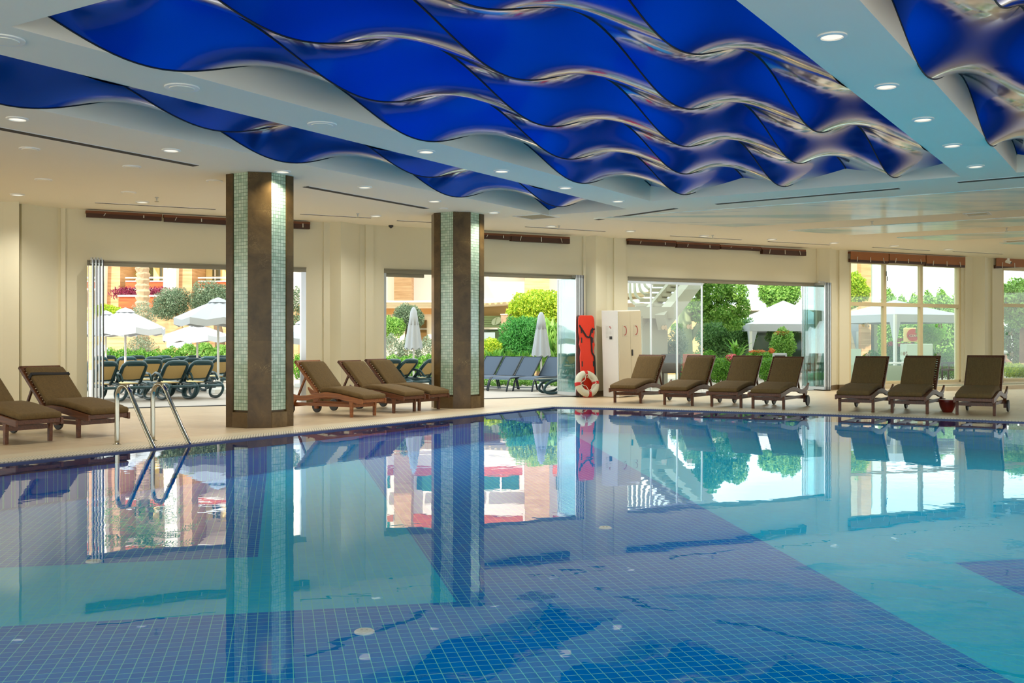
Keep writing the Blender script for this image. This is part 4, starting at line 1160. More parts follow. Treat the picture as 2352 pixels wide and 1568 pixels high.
# middle doorway
tree('topiary_tree', 'clipped ball tree on a bare trunk behind the closed umbrella left of the far column', 'tree', 932, 36, [(938, 728, .50, .48), (930, 722, .4, .35), (950, 732, .4, .4)], 'olive', 4200, .085, [[(930, 850, .08), (933, 780, .07), (936, 745, .05)], [(934, 770, .05), (945, 745, .03)]], BARK)
shrub('bushy_shrub', 'upright green shrub by the left jamb of the middle doorway', 'shrub', 35.5, [(892, 750, .3, .4), (912, 752, .3, .35)], 'green', 1500, .12, 3)
hedge('silver_hedge', 'rounded silver grey hedge behind the green loungers of the middle doorway', 876, 1000, 772, 33.5, .8, 'grey', 5200, .085)
hedge('green_hedge', 'low bright hedge below the silver one left of the far column', 876, 1000, 815, 32, .6, 'hedge', 3000, .09)
tree('acacia_tree', 'yellow green sunlit tree above the oleander in the middle doorway', 'tree', 1232, 37, [(1230, 700, .95, .55), (1200, 715, .6, .45), (1262, 705, .8, .6), (1235, 735, .9, .4)], 'bright', 7500, .13, [[(1240, 880, .12), (1238, 780, .10), (1232, 720, .06)]], BARK, 1.8)
shrub('oleander_bush', 'dense narrow-leaved oleander bush left of the closed umbrella', 'shrub', 33.5, [(1190, 770, .62, .62), (1172, 790, .42, .4), (1215, 765, .5, .55), (1192, 800, .6, .4)], 'oleander', 6500, .22, 6, up=.5, shell=.3)
shrub('flowering_shrub', 'pale yellow flowering bush beside the far column', 'shrub', 33, [(1128, 795, .36, .28), (1118, 810, .3, .3)], 'bright', 1700, .1)
shrub('canna_plants', 'tall upright canna leaves right of the closed umbrella', 'plant', 32.5, [(1262, 775, .28, .62), (1272, 800, .3, .5), (1250, 830, .3, .4)], 'green', 420, .5, 4, up=2.2, shell=.1)
shrub('canna_plants', 'low upright canna leaves behind the blue grey loungers', 'plant', 31.5, [(1140, 832, .5, .35), (1165, 836, .5, .3), (1205, 838, .4, .3)], 'hedge', 700, .42, 5, up=2.2, shell=.1)
hedge('green_hedge', 'low creeping hedge under the blue grey loungers', 1108, 1300, 868, 29.5, .4, 'green', 1800, .08)
o = E('tree_stump', 'cut off mottled tree stump beside the green awning', 'stump', (at(1163, HY, 37).x, 37, 0))
pp_ = [at(1163, y, 37)-at(1163, HY, 37)*Vector((1,1,0)) if False else Vector((0,0,at(1163, y, 37).z)) for y in (880, 800, 760, 722)]
MB().tube(pp_, [.19,.18,.17,.2], 12).build('trunk', plain('mottled bark', lin(150,124,98), .9, .5, 9), o, smooth=True)
MB().lathe([(.21,-.02),(.22,.02),(0,.03)], pp_[-1], 14).build('cut_top', plain('pale cut wood', lin(220,206,190), .8), o)
# third doorway
tree('leafy_tree', 'broad leafy tree behind the outdoor staircase', 'tree', 1575, 34, [(1640, 668, .65, .42), (1688, 668, .45, .42), (1603, 702, .5, .28), (1655, 716, .55, .34), (1706, 706, .26, .40), (1684, 742, .34, .26), (1612, 728, .4, .2), (1590, 640, .9, .4), (1560, 752, .28, .16)], 'green', 6500, .15, [[(1573, 880, .3), (1572, 790, .28), (1574, 720, .22), (1600, 690, .12)], [(1578, 790, .1), (1605, 745, .09), (1612, 715, .06)]], plain('shaggy green trunk', lin(150,158,120), .9, .3, 8), 2.0)
tree('leafy_tree', 'round green tree above the white tent in the third doorway', 'tree', 1800, 39.5, [(1788, 672, .72, .55), (1766, 668, .42, .4), (1810, 668, .5, .6), (1790, 696, .5, .25)], 'green', 5200, .15, [[(1800, 860, .1), (1798, 760, .09), (1795, 700, .06)]], BARK, 1.9)
shrub('bushy_shrub', 'variegated tall shrub between the staircase and the tent', 'shrub', 36, [(1650, 765, .9, .55), (1668, 790, .8, .5), (1712, 760, .45, .5), (1630, 800, .4, .35)], 'dark', 6500, .13, 2)
shrub('bamboo_plant', 'slender potted bamboo left of the first mullion behind the glass', 'plant', 31, [(1520, 800, .35, .4), (1555, 795, .35, .62), (1535, 830, .4, .3)], 'grey', 1400, .26, 7, up=.4, shell=.1)
hedge('green_hedge', 'clipped low hedge behind the glass at the foot of the brick wall', 1560, 1650, 808, 32.5, .8, 'hedge', 3000, .1)
tree('palm_shrub', 'short palm with stiff upright fronds left of the tent leg', 'palm', 1690, 32, [(1690, 800, .1, .1)], 'palm', 20, .2, [[(1690, 870, .12), (1690, 826, .11)]], BARK)
o = bpy.data.objects.get('palm_shrub'); m = MB(); g = random.Random(5)
for k in range(22):
    a = g.random()*6.28; e = g.uniform(.5, 1.4); L = g.uniform(.5, .9); b0 = Vector((0, 0, at(0, 826, 32).z)); d = Vector((math.cos(a)*math.cos(e), math.sin(a)*math.cos(e), math.sin(e))); sd = Vector((-math.sin(a), math.cos(a), 0))*.035
    mid = b0+d*L*.6; tip = b0+d*L+Vector((math.cos(a)*.12, math.sin(a)*.12, -.12))
    m.add([b0-sd, b0+sd, mid+sd*1.4, mid-sd*1.4, tip], [(0,1,2,3), (3,2,4)])
m.build('frond', LM['hedge'], o)
shrub('round_bush', 'round bright green bush between the second and third lounger backs', 'shrub', 28.4, [(1668, 846, .36, .34), (1650, 856, .28, .3)], 'hedge', 2600, .08)
shrub('flowering_shrub', 'small pink flowers on top of the round bush', 'shrub', 28.3, [(1682, 822, .18, .12)], 'pink', 260, .07)
shrub('round_bush', 'round green bush between the third and fourth lounger backs', 'shrub', 28.6, [(1768, 850, .34, .36)], 'hedge', 2200, .08)
shrub('photinia_shrub', 'low shrub with orange red shoots before the tent', 'shrub', 31, [(1745, 820, .42, .2), (1762, 826, .36, .2), (1728, 826, .3, .18)], 'hedge', 2000, .1)
shrub('photinia_shoots', 'orange red shoots standing above the low shrub before the tent', 'shrub', 31, [(1740, 808, .26, .07), (1772, 806, .1, .1)], 'red', 220, .08)
shrub('photinia_shrub', 'tall light green shrub with orange tips inside the tent', 'shrub', 34, [(1798, 790, .42, .55), (1790, 815, .36, .4)], 'green', 3600, .11)
shrub('photinia_shoots', 'orange tips of the tall shrub inside the tent', 'shrub', 34, [(1796, 766, .26, .1)], 'red', 260, .09)
shrub('bushy_shrub', 'dark bush behind the tent above the light green shrub', 'shrub', 38, [(1800, 750, .6, .4), (1790, 770, .5, .4)], 'dark', 2400, .13)
# mullioned window and beyond
tree('leafy_tree', 'sunlit leafy tree at the upper left of the mullioned window', 'tree', 1950, 40, [(1955, 660, .55, .6), (1968, 672, .5, .4), (1950, 690, .4, .35)], 'bright', 3600, .16, [[(1950, 870, .1), (1950, 690, .06)]], BARK)
hedge('tree_row', 'row of leafy tree crowns above the tent in the mullioned window', 2040, 2225, 676, 41, 1.2, 'green', 17000, .17)
tree('topiary_tree', 'lime green clipped ball shrub in the middle of the mullioned window', 'tree', 2138, 34.5, [(2135, 766, .42, .46), (2145, 760, .38, .4)], 'lime', 5200, .10, [[(2136, 850, .05), (2137, 790, .05)]], SLIM, 4)
hedge('green_hedge', 'clipped hedge behind the white table in the mullioned window', 1995, 2215, 806, 34, .8, 'hedge', 7000, .085)
shrub('rose_shrub', 'red and pink roses above the hedge in the mullioned window', 'shrub', 34.6, [(2045, 790, .12, .08), (2066, 780, .1, .08), (2078, 792, .3, .08), (2090, 792, .2, .06)], 'pink', 160, .09)
shrub('bushy_shrub', 'leafy shrub carrying the roses behind the hedge', 'shrub', 35, [(2050, 800, .3, .25), (2080, 806, .4, .25)], 'green', 1600, .1)
tree('leafy_tree', 'big leafy tree filling the last window at the right edge', 'tree', 2335, 38, [(2330, 690, .9, .6), (2352, 680, .9, .7), (2370, 700, 1.2, .8), (2312, 700, .5, .5), (2345, 730, .6, .4)], 'green', 9000, .17, [[(2350, 870, .15), (2350, 700, .1)]], BARK, 2)
hedge('dark_hedge', 'deep green shaded hedge low in the last window at the right edge', 2290, 2480, 745, 39.5, 1.0, 'dark', 9000, .15)
shrub('flower_bed', 'yellow green flower bed at the foot of the last window', 'shrub', 33, [(2325, 850, .4, .25), (2355, 852, .5, .25), (2385, 852, .5, .25)], 'bright', 2400, .1)
MB().b2((at(2300,HY,32.4).x, 32.4, 0), (at(2480,HY,32.4).x, 32.7, .14)).build('flower_bed_kerb', M['coping']); tag(bpy.data.objects['flower_bed_kerb'], 'pale stone kerb below the yellow green flower bed', 'kerb')

# ------------------------------------------------------------------ white umbrellas
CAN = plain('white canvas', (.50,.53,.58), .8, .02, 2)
POLE = plain('white pole', (.82,.82,.80), .4, .02)
def umbrella(x, yt, xl, xr, yrim, Y, label, rz_=.2, tilt=0):
    base = at(x, HY, Y); base.z = 0
    o = E('patio_umbrella', label, 'umbrella', base, rz_, 'open white umbrellas over the outdoor loungers')
    zt = at(x, yt, Y).z; zr = at(x, yrim, Y).z; rad = (xr-xl)/2/F*Y*1.04
    n = 8; m = MB(); P = []
    for k in range(n+1):
        a = 2*math.pi*k/n+math.pi/8; P.append((math.cos(a), math.sin(a)))
    rows = []
    for f, zz in ((.14, zt-.05), (.4, zt+(zr-zt)*.36), (.7, zt+(zr-zt)*.68), (1.0, zr)):
        row = []
        for k in range(n):
            for q in (0, .5):
                px_, py_ = P[k][0]*(1-q)+P[k+1][0]*q, P[k][1]*(1-q)+P[k+1][1]*q
                row.append((px_*rad*f, py_*rad*f, zz-(.06*f if q else 0)))
        row.append(row[0]); rows.append(row)
    rows.append([(x_*1.0, y_*1.0, z_-.16) for x_, y_, z_ in rows[-1]])
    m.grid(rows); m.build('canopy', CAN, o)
    v = MB().lathe([(.24*rad, zt-.07), (.16*rad, zt-.0), (.0, zt+.06)], n=8).build('vent_cap', CAN, o)
    MB().tube([(0,0,0),(0,0,zt+.03)], .03, 10).build('pole', POLE, o, smooth=True)
    m = MB()
    for k in range(n):
        m.bar((0,0,zt-.12), (P[k][0]*rad*.97, P[k][1]*rad*.97, zr+.0), .02, .02)
    m.build('ribs', POLE, o)
    MB().lathe([(.28,0),(.28,.09),(.05,.13),(.05,.35)], n=4).build('base', POLE, o)
umbrella(288, 711, 218, 392, 752, 27.6, 'open white umbrella at the left of the left doorway, nearest of the tall ones there')
umbrella(243, 717, 175, 312, 757, 31.1, 'open white umbrella half hidden behind the left jamb, behind the nearest one')
umbrella(501, 688, 408, 596, 730, 25.5, 'open white umbrella partly behind the near column, with its base on the terrace', .0)
umbrella(453, 744, 380, 530, 770, 31.1, 'lower open white umbrella between the two tall ones in the left doorway')
umbrella(412, 772, 372, 430, 786, 37, 'small far white umbrella beside the ball trees', .3)
umbrella(230, 786, 200, 246, 804, 36, 'small far white umbrella low at the left jamb', .3)
umbrella(700, 738, 610, 790, 775, 29, 'open white umbrella in the narrow gap right of the near column')
def closed_umbrella(x, yt, yb, w, Y, yfoot, label):
    base = at(x, HY, Y); base.z = 0
    o = E('closed_umbrella', label, 'umbrella', base, group='furled white umbrellas')
    zt, zb = at(x, yt, Y).z, at(x, yb, Y).z; n = 40; rows = []
    for f in [0, .06, .15, .3, .5, .7, .85, .95, 1.0]:
        r = w*(.36+.64*f**1.15)*(1 if f > 0 else .3); z = zt+(zb-zt)*f; row = []
        for k in range(n+1):
            a = 2*math.pi*k/n; rr = r*(1+.16*math.cos(8*a)*min(1, f*2)); row.append((rr*math.cos(a), rr*math.sin(a), z+(.035*math.cos(8*a) if f == 1.0 else 0)))
        rows.append(row)
    MB().grid(rows).build('canopy', CAN, o, smooth=True)
    MB().lathe([(w*.60, zt-.42), (w*.50, zt-.22), (w*.36, zt-.05), (w*.18, zt+.03), (0, zt+.05)], n=16).build('top_flap', CAN, o, smooth=True)
    MB().tube([(0,0,0),(0,0,zt)], .026, 10).build('pole', POLE, o, smooth=True)
    MB().lathe([(.25,0),(.25,.07),(.05,.10),(.04,.22)], n=20).build('base', POLE, o)
closed_umbrella(950, 709, 801, .215, 27.5, 880, 'furled white umbrella left of the far column')
closed_umbrella(1243, 720, 818, .235, 28.5, 880, 'furled white umbrella right of the far column, before the oleander')

# ------------------------------------------------------------------ white tents
def tent(cx, Y, half, rot, zeave, zpeak, label, tube_=.04):
    base = at(cx, HY, Y); base.z = 0
    o = E('garden_tent', label, 'tent', base, rot, 'white garden tents')
    c = [(half,half),(-half,half),(-half,-half),(half,-half)]
    m = MB()
    for i in range(4):
        a, b = c[i], c[(i+1) % 4]; rows = []
        for f in [k/6 for k in range(7)]:
            zz = zeave+(zpeak-zeave)*(f**1.25); row = []
            for q in [k/6 for k in range(7)]: row.append(((a[0]+(b[0]-a[0])*q)*(1-f), (a[1]+(b[1]-a[1])*q)*(1-f), zz-(.05*math.sin(math.pi*q)*(1-f)*(f > 0))))
            rows.append(row)
        m.grid(rows)
        d = Vector((b[0]-a[0], b[1]-a[1], 0)).normalized()
        m.box(((a[0]+b[0])/2, (a[1]+b[1])/2, zeave-.11), (2*half, .012, .24), d, Vector((-d.y, d.x, 0)))
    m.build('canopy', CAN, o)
    for x_, y_ in c:
        l = MB(); l.bar((x_*.98, y_*.98, 0), (x_*.98, y_*.98, zeave), tube_*2, tube_*2, (1,0,0)); lo = l.build('leg', POLE, o)
        k = MB(); k.add([(x_, y_, zeave-.2), (x_*.86, y_, zeave-.2), (x_*.97, y_, zeave-.95), (x_, y_*.86, zeave-.2), (x_, y_*.97, zeave-.95), (x_, y_, zeave-1.0)], [(0,1,2,5), (0,3,4,5)]); k.build('corner_drape', CAN, lo)
tent(1799, 37.0, 1.9, .12, at(0, 745, 35.2).z, at(0, 690, 37).z, 'white garden tent behind the folded leaves of the third doorway')
tent(2056, 33.4, 1.6, .433, at(0, 722, 31.4).z, at(0, 688, 33.4).z, 'white garden tent right behind the mullioned window')
# ------------------------------------------------------------------ outdoor loungers
GREEN = plain('dark green resin', lin(36,70,78), .35, .06)
SLING = plain('straw yellow sling', lin(224,190,126), .75, .06, 30)
NAVY = plain('slate blue sling', lin(74,90,112), .7, .05, 30)
SLATE = plain('slate frame', lin(46,58,72), .4, .05)
def resin_lounger():
    """foot at x=0, head at x=1.9; backrest raised"""
    o = E('resin_sun_lounger')
    m = MB()
    for s in (-1, 1): m.tube([(0,s*.31,.34),(.5,s*.31,.35),(1.15,s*.31,.36),(1.5,s*.31,.33),(1.9,s*.30,.30)], .032, 8)
    m.tube([(0,-.31,.34),(0,.31,.34)], .03, 8); m.tube([(1.9,-.30,.30),(1.9,.30,.30)], .03, 8); m.build('seat_frame', GREEN, o, smooth=True)
    for s in (-1, 1):
        for x0, x1, nm in ((.12,.62,'front_leg'), (1.22,1.86,'rear_leg')):
            n = 26; c = ((x0+x1)/2, .19); a, b = (x1-x0)/2, .155
            pts = [(c[0]+a*math.copysign(abs(math.cos(t))**.8, math.cos(t))+.10*math.sin(t), s*.36, c[1]+b*math.sin(t)) for t in [2*math.pi*k/n for k in range(n)]]
            MB().tube(pts, .034, 7, closed=True).build(nm, GREEN, o, smooth=True)
        pts = [(.95,s*.38,.40),(1.02,s*.40,.52),(1.2,s*.40,.58),(1.42,s*.40,.55),(1.55,s*.39,.42)]
        MB().tube(pts, .028, 7).build('armrest', GREEN, o, smooth=True)
    MB().box((.56,0,.352), (1.1,.56,.02)).build('seat_sling', SLING, o)
    ca, sa = math.cos(R(44)), math.sin(R(44)); B = lambda l, y, t=0: Vector((1.1+ca*l-sa*t, y, .36+sa*l+ca*t))
    m = MB(); w = .285; L = .64
    P = [B(0,-w)]+[B(.2,-w),B(.45,-w)]+[B(L-.1,-w+.01),B(L-.02,-w+.07),B(L,-w+.15),B(L,0),B(L,w-.15),B(L-.02,w-.07),B(L-.1,w-.01)]+[B(.45,w),B(.2,w),B(0,w)]
    m.tube(P, .043, 8); m.tube([B(.14,-w), B(.11,0), B(.14,w)], .03, 8); m.build('back_frame', GREEN, o, smooth=True)
    m = MB(); m.bar(B(.14,0,-.005), B(L-.08,0,-.005), .48, .03, (-sa,0,ca)); m.build('back_sling', SLING, o)
    m = MB(); m.bar(B(L-.03,-.2), B(L-.03,.2), .05, .10, (-sa,0,ca)); m.build('headrest_band', GREEN, o)
    return o
proto = resin_lounger()
def put_resin(o, x, ytop, Y, a, label, group):
    p = at(x, HY, Y); d = Vector((math.cos(a), math.sin(a), 0)); p = Vector((p.x, p.y, 0))-d*1.45
    o.location = p; o.rotation_euler = (0,0,a); o.scale = (1,.86,1); tag(o, label, 'sun lounger', group)
GA = 'green resin loungers on the terrace at left'
front = [(240,21.5,'dark green resin lounger with straw back, first from the left jamb of the left doorway'), (308,21.9,'dark green resin lounger with straw back, behind the first arch of the pool ladder'),
         (346,24.3,'dark green resin lounger half hidden, second row between the two ladder arches'), (390,25.4,'dark green resin lounger half hidden behind the one above the right ladder arch'), (404,22.4,'dark green resin lounger with straw back, just right of the second ladder arch top'),
         (462,22.8,'dark green resin lounger with straw back, just left of the tall umbrella pole'), (508,26.7,'dark green resin lounger partly behind the near column beside the umbrella base'), (440,26.2,'dark green resin lounger seen between two front row backs left of the umbrella pole')]
first = True
DA = R(66)+math.pi
for x, Y, lab in front:
    o = proto if first else dup(proto, (0,0,0)); first = False
    put_resin(o, x, 0, Y, R(-50), lab, GA)
for x, Y, lab in ((898,24.6,'dark green resin lounger with straw back, left of two left of the furled umbrella'), (938,25.0,'dark green resin lounger with straw back, touching the furled umbrella pole'), (990,25.4,'dark green resin lounger with straw back between the furled umbrella and the far column')):
    o = dup(proto, (0,0,0)); put_resin(o, x, 0, Y, R(-38), lab, 'green resin loungers left of the far column')
k = 0
for Y in (29.5, 32.0):
    for x in range(226 if Y < 30 else 250, 530, 64):
        o = dup(proto, (0,0,0)); k += 1
        put_resin(o, x+rnd.uniform(-4,4), 0, Y, R(-60+rnd.uniform(-3,3)), 'far resin lounger of which only the back top shows behind the front row', 'far rows of resin loungers at left')
# the lounger end by the folded leaves
o = dup(proto, (0,0,0)); p = gnd(1235, 905)
o.location = (p.x, p.y, 0); o.rotation_euler = (0, 0, R(10)); tag(o, 'dark resin lounger with S shaped frame, its foot showing before the folded leaves', 'sun lounger')
# slate blue sling loungers
def sling_lounger():
    o = E('sling_sun_lounger')
    m = MB()
    for s in (-1, 1):
        m.tube([(.02,s*.3,.0),(.10,s*.3,.25),(.18,s*.3,.33),(.6,s*.3,.35),(1.2,s*.3,.34),(1.85,s*.3,.32)], .022, 8)
    m.build('seat_frame', SLATE, o, smooth=True)
    for s in (-1, 1): MB().tube([(1.2,s*.3,.34),(1.32,s*.3,0)], .022, 8).build('rear_leg', SLATE, o, smooth=True)
    MB().tube([(.05,-.3,.10),(.05,.3,.10)], .015, 6).build('stretcher', SLATE, o)
    MB().add(*[[(x, y, z) for x, z in ((.12,.29),(.2,.345),(.6,.362),(1.12,.355)) for y in (-.3,.3)], [(0,1,3,2),(2,3,5,4),(4,5,7,6)]]).build('seat_sling', NAVY, o)
    ca, sa = math.cos(R(50)), math.sin(R(50)); B = lambda l, y: Vector((1.12+ca*l, y, .36+sa*l))
    m = MB(); m.tube([B(0,-.29),B(.64,-.29),B(.64,.29),B(0,.29)], .022, 8); m.build('back_frame', SLATE, o)
    m = MB(); m.bar(B(0,0), B(.63,0), .57, .014, (-sa,0,ca)); m.build('back_sling', NAVY, o)
    return o
proto2 = sling_lounger(); first = True
for x, Y, lab in ((1124,28.4,'slate blue sling lounger just right of the far column, cut by it'), (1168,28.0,'slate blue sling lounger, left of the touching pair before the oleander'), (1212,27.4,'slate blue sling lounger, right of the touching pair before the oleander'), (1268,27.3,'slate blue sling lounger partly behind the folded leaves of the second doorway')):
    o = proto2 if first else dup(proto2, (0,0,0)); first = False
    a = R(52); d = Vector((math.cos(a), math.sin(a), 0)); p = at(x, HY, Y); p.z = 0; p = p-d*1.3
    o.location = p; o.rotation_euler = (0,0,a); tag(o, lab, 'sun lounger', 'slate blue sling loungers on the terrace')

# ------------------------------------------------------------------ outdoor staircase
CONC = plain('grey painted steel', lin(176,170,154), .6, .04)
CONC2 = plain('pale concrete', lin(206,204,192), .7, .03)
sb = at(1500, HY, 29); sb.z = 0
o = E('outdoor_staircase', 'grey steel outdoor staircase with curved balusters behind the fixed glass panes', 'staircase', sb)
def stp(i): return Vector((at(1461, 697, 29).x+.157*i, 29+.25*i, at(1461, 697, 29).z+.155*i))
for i in range(-1, 15):
    a = stp(i); m = MB(); m.b2((a.x, a.y, a.z-.09), (a.x+1.05, a.y+.27, a.z-.0)); m.build('tread', CONC, o, world=True)
for off, hh, nm in ((.42, .30, 'stringer'), (1.0, .46, 'stringer')):
    m = MB(); a, b = stp(-2.5)+Vector((off,0,-.15)), stp(15)+Vector((off,0,-.15)); m.bar(a, b, .10 if off < .9 else .28, hh); m.build(nm, CONC, o, world=True)
for i in range(0, 15):
    a = stp(i); m = MB(); q = a+Vector((-.02, .13, 0))
    m.tube([q+Vector((.12,0,-.02)), q+Vector((0,0,0)), q+Vector((-.09,0,.08)), q+Vector((-.13,0,.22)), q+Vector((-.14,0,.5)), q+Vector((-.14,0,.95))], .045, 6); m.build('baluster', CONC2, o, world=True)
m = MB(); a, b = stp(0)+Vector((-.16,.13,.95)), stp(14)+Vector((-.16,.13,.95)); m.tube([a, b], .04, 8); m.build('handrail', CONC2, o, world=True)
a = stp(-2); zl = at(1461, 705, 29).z
m = MB(); m.b2((at(1425,HY,29).x, 28.4, zl-.33), (at(1540,HY,29).x, 29.7, zl-.02)); m.build('landing', CONC, o, world=True)
m = MB(); m.b2((at(1472,HY,29).x, 28.7, 0), (at(1530,HY,29).x, 29.6, zl-.3)); m.build('pillar', CONC, o, world=True)
m = MB(); m.b2((at(1425,HY,30).x, 29.9, 0), (at(1476,HY,30).x, 30.1, zl-.35)); m.build('back_wall_panel', WHITE, o, world=True)

# terrace furniture behind the fixed panes
def wicker_chair(x, Y, a, label, mat, h=.82):
    p = at(x, HY, Y); o = E('terrace_chair', label, 'chair', (p.x, p.y, 0), a)
    MB().box((0,0,.43), (.5,.5,.05)).build('seat', mat, o)
    MB().bar((-.24,0,.43), (-.32,0,h+.1), .5, .045, (1,0,0)).build('backrest', mat, o)
    for i in (-1, 1):
        for j in (-1, 1): MB().bar((i*.22, j*.22, 0), (i*.22, j*.22, .43), .04, .04).build('leg', mat, o)
        MB().bar((-.26, i*.25, .64), (.22, i*.25, .62), .05, .035).bar((.2, i*.25, .43), (.22, i*.25, .62), .035, .035).build('armrest', mat, o)
    return o
WK = plain('dark brown wicker', lin(58,44,36), .7, .2, 30); OW = plain('orange wood slats', lin(190,96,50), .6, .1)
wicker_chair(1583, 28.3, R(95), 'orange wood and grey mesh chair behind the fixed glass panes', OW)
wicker_chair(1542, 28.2, R(80), 'dark chair between the first two lounger backs behind the glass', WK)
wicker_chair(2188, 31.0, R(180), 'dark brown wicker chair at the right of the mullioned window', WK)
p = at(2120, HY, 31.6); o = E('pale_sideboard', 'pale mint rectangular service table behind the middle lounger', 'table', (p.x, p.y, 0))
MT = plain('mint white panel', lin(206,224,206), .5, .02)
MB().box((-.2,0,.95), (.82,.5,.5)).build('cabinet_body', MT, o, bevel=.03)
for i in (-.55, .15): MB().box((i,0,.35), (.05,.4,.7)).build('leg', MT, o)
p = at(2050, HY, 30.2); o = E('terrace_table', 'white terrace table at the foot of the tent leg', 'table', (p.x, p.y, 0))
MB().box((0,0,.64), (.9,.7,.05)).build('table_top', M['white'], o)
for i in (-.4, .4):
    for j in (-.3, .3): MB().box((i,j,.31), (.05,.05,.62)).build('leg', M['white'], o)
MB().box((0,.3,.34), (.8,.02,.45)).build('apron_panel', MT, o)
p = at(1957, HY, 30.2); o = E('pale_board', 'pale mint board standing at the left of the mullioned window', 'board', (p.x, p.y, 0))
MB().box((0,0,.6), (.5,.05,.9)).build('panel', MT, o)
for i in (-.2, .2): MB().box((i,0,.1), (.05,.3,.2)).build('foot', MT, o)
# red sign on a post
p = at(2097, HY, 36.5); o = E('round_sign', 'red round sign in a yellow frame behind the roses', 'sign', (p.x, p.y, 0))
z = at(0, 769, 36.5).z
MB().box((0,.05,z/2), (.08,.06,z)).build('post', WK, o)
MB().box((-.02,.02,z), (.62,.06,.50)).build('frame', plain('cream yellow frame', lin(240,214,140), .5), o, bevel=.05)
dsk = MB().lathe([(.22,0),(.22,.03),(0,.031)], (.0,-.01,z), 30, (0,-1,0)).build('disc', plain('sign red', lin(196,62,26), .5), o)
MB().box((0,-.045,z-.03), (.36,.01,.09)).build('name_band', plain('sign band', lin(150,40,20), .5), dsk, bevel=.01)
def text(body, size, mat, parent, loc, rot):
    c = bpy.data.curves.new('lettering', 'FONT'); c.body = body; c.size = size; c.align_x = 'CENTER'; c.align_y = 'CENTER'; c.extrude = .003
    k = bpy.data.objects.new('lettering', c); me = bpy.data.meshes.new_from_object(k); bpy.data.objects.remove(k)
    t = bpy.data.objects.new('lettering', me); COL.objects.link(t); me.materials.clear(); me.materials.append(mat); t.parent = parent; t.location = loc; t.rotation_euler = rot; return t
text('CZAR', .11, plain('sign cream', lin(244,224,180), .5), dsk, (0,-.053,z-.03), (R(90),0,0))
# A-board
p = at(1791, HY, 29.6); o = E('notice_stand', 'grey plastic notice stand with yellow lettering behind the fourth lounger of its row', 'sign', (p.x, p.y, 0))
zt = at(0, 811, 29.6).z; GP = plain('pale grey plastic', lin(196,200,212), .45)
f = MB(); W2 = .175
f.box((-W2,0,zt/2), (.05,.05,zt)); f.box((W2,0,zt/2), (.05,.05,zt)); f.box((0,0,zt-.03), (2*W2,.05,.07)); f.box((0,0,zt-.30), (2*W2,.05,.04)); f.box((0,0,.1), (2*W2,.05,.05))
f.build('frame', GP, o, bevel=.012)
pn = MB().box((0,.0,zt-.17), (2*W2-.04,.03,.22)).build('panel', plain('black panel', lin(30,32,34), .4), o)
YL = plain('yellow lettering', lin(226,224,60), .5)
MB().box((0,-.018,zt-.115), (.25,.006,.028)).build('text_line', YL, pn); MB().box((-.065,-.018,zt-.16), (.12,.006,.026)).build('text_line', YL, pn); MB().box((.07,-.018,zt-.16), (.11,.006,.026)).build('text_line', YL, pn)
# a person in a white cap reclining far behind the last window
def person():
    p = at(2311, HY, 34.5); o = E('person', 'person in a white cap reclining low behind the last window at the right edge', 'person', (p.x, p.y, 0), R(0))
    J = [((.10,0,.36),.13),((.04,0,.5),.14),((-.02,0,.62),.13),((-.03,0,.70),.055),((-.04,0,.76),.075),((-.045,0,.85),.085),
         ((.02,.17,.60),.055),((.16,.20,.44),.042),((.36,.16,.42),.035),((.02,-.17,.60),.055),((.16,-.20,.44),.042),((.36,-.16,.42),.035),
         ((.30,.10,.38),.085),((.62,.11,.52),.062),((.95,.11,.36),.045),((1.05,.11,.40),.04),((.30,-.10,.38),.085),((.62,-.11,.50),.062),((.97,-.11,.36),.045),((1.07,-.11,.40),.04)]
    ED = [(0,1),(1,2),(2,3),(3,4),(4,5),(2,6),(6,7),(7,8),(2,9),(9,10),(10,11),(0,12),(12,13),(13,14),(14,15),(0,16),(16,17),(17,18),(18,19)]
    me = bpy.data.meshes.new('body'); me.from_pydata([j[0] for j in J], ED, []); b = bpy.data.objects.new('body', me); COL.objects.link(b); b.parent = o
    me.materials.append(plain('sun tanned skin', lin(206,150,116), .55, .04))
    sk = b.modifiers.new('k', 'SKIN')
    for i, (_, r) in enumerate(J): me.skin_vertices[0].data[i].radius = (r, r)
    me.skin_vertices[0].data[0].use_root = True
    b.modifiers.new('s', 'SUBSURF').levels = 1
    MB().lathe([(.10,.0),(.102,.05),(.07,.10),(0,.118)], (-.045,0,.86), 16).build('cap', plain('white cotton', (.6,.6,.6), .8), o, smooth=True)
    MB().box((.05,0,.865), (.12,.14,.012)).build('cap_peak', plain('white cotton brim', (.6,.6,.6), .8), o)
person()
o = dup(proto2, (0,0,0)); p = at(2311, HY, 34.5); o.location = (p.x+1.15, p.y, -.02); o.rotation_euler = (0,0,R(180)); tag(o, 'slate blue sling lounger carrying the person in the white cap', 'sun lounger', 'slate blue sling loungers on the terrace')
SKY, SUN, EXPO = 2.8, 5.6, 0.0
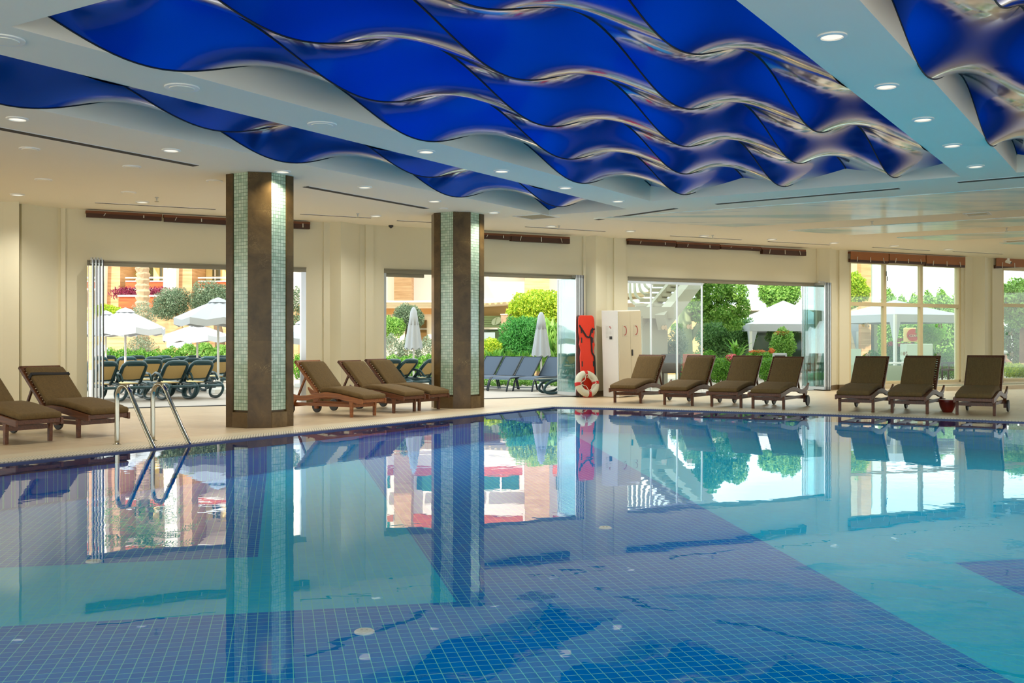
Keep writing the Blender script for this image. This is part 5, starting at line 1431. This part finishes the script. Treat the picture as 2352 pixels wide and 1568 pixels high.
# ================================================================== camera, sky, sun
cam = bpy.data.cameras.new('camera'); co = bpy.data.objects.new('camera', cam); COL.objects.link(co)
co.location = (0, 0, EYE); co.rotation_euler = (R(90), 0, 0)
cam.sensor_width = 36.0; cam.lens = 36.0*F/2352; cam.shift_y = (HY-784)/2352; cam.clip_start = .05; cam.clip_end = 400
SC.camera = co
w = bpy.data.worlds.new('sky'); SC.world = w; w.use_nodes = True; nt = w.node_tree; nt.nodes.clear()
ow = nt.nodes.new('ShaderNodeOutputWorld'); bg = nt.nodes.new('ShaderNodeBackground')
tc = nt.nodes.new('ShaderNodeTexCoord'); mp = nt.nodes.new('ShaderNodeMapping'); mp.inputs['Scale'].default_value = (1.5, 1.5, 4)
ns = nt.nodes.new('ShaderNodeTexNoise'); ns.inputs['Scale'].default_value = 2.2; ns.inputs['Detail'].default_value = 5
mr = nt.nodes.new('ShaderNodeMapRange'); mr.inputs[1].default_value = .42; mr.inputs[2].default_value = .6
mx = nt.nodes.new('ShaderNodeMix'); mx.data_type = 'RGBA'; mx.inputs[6].default_value = (.66,.86,.90,1); mx.inputs[7].default_value = (1.0,.98,.92,1)
L = nt.links.new
L(tc.outputs['Generated'], mp.inputs[0]); L(mp.outputs[0], ns.inputs['Vector']); L(ns.outputs[0], mr.inputs[0]); L(mr.outputs[0], mx.inputs[0]); L(mx.outputs[2], bg.inputs[0]); L(bg.outputs[0], ow.inputs[0])
bg.inputs[1].default_value = SKY
sl = bpy.data.lights.new('sun', 'SUN'); sl.energy = SUN; sl.angle = R(1.0); sl.color = (1.0, .90, .76)
so = bpy.data.objects.new('sun', sl); COL.objects.link(so)
d = Vector((.30, .80, -.52)).normalized(); so.rotation_euler = d.to_track_quat('-Z', 'Y').to_euler()
SC.view_settings.view_transform = 'Standard'; SC.view_settings.look = 'None'; SC.view_settings.gamma = 1.0
SC.view_settings.exposure = EXPO; SC.view_settings.use_curve_mapping = False
cy = SC.cycles
cy.use_denoising = True; cy.max_bounces = 14; cy.diffuse_bounces = 6; cy.glossy_bounces = 6; cy.transmission_bounces = 8; cy.transparent_max_bounces = 24
cy.caustics_reflective = False; cy.caustics_refractive = True; cy.sample_clamp_indirect = 6.0; cy.blur_glossy = .5
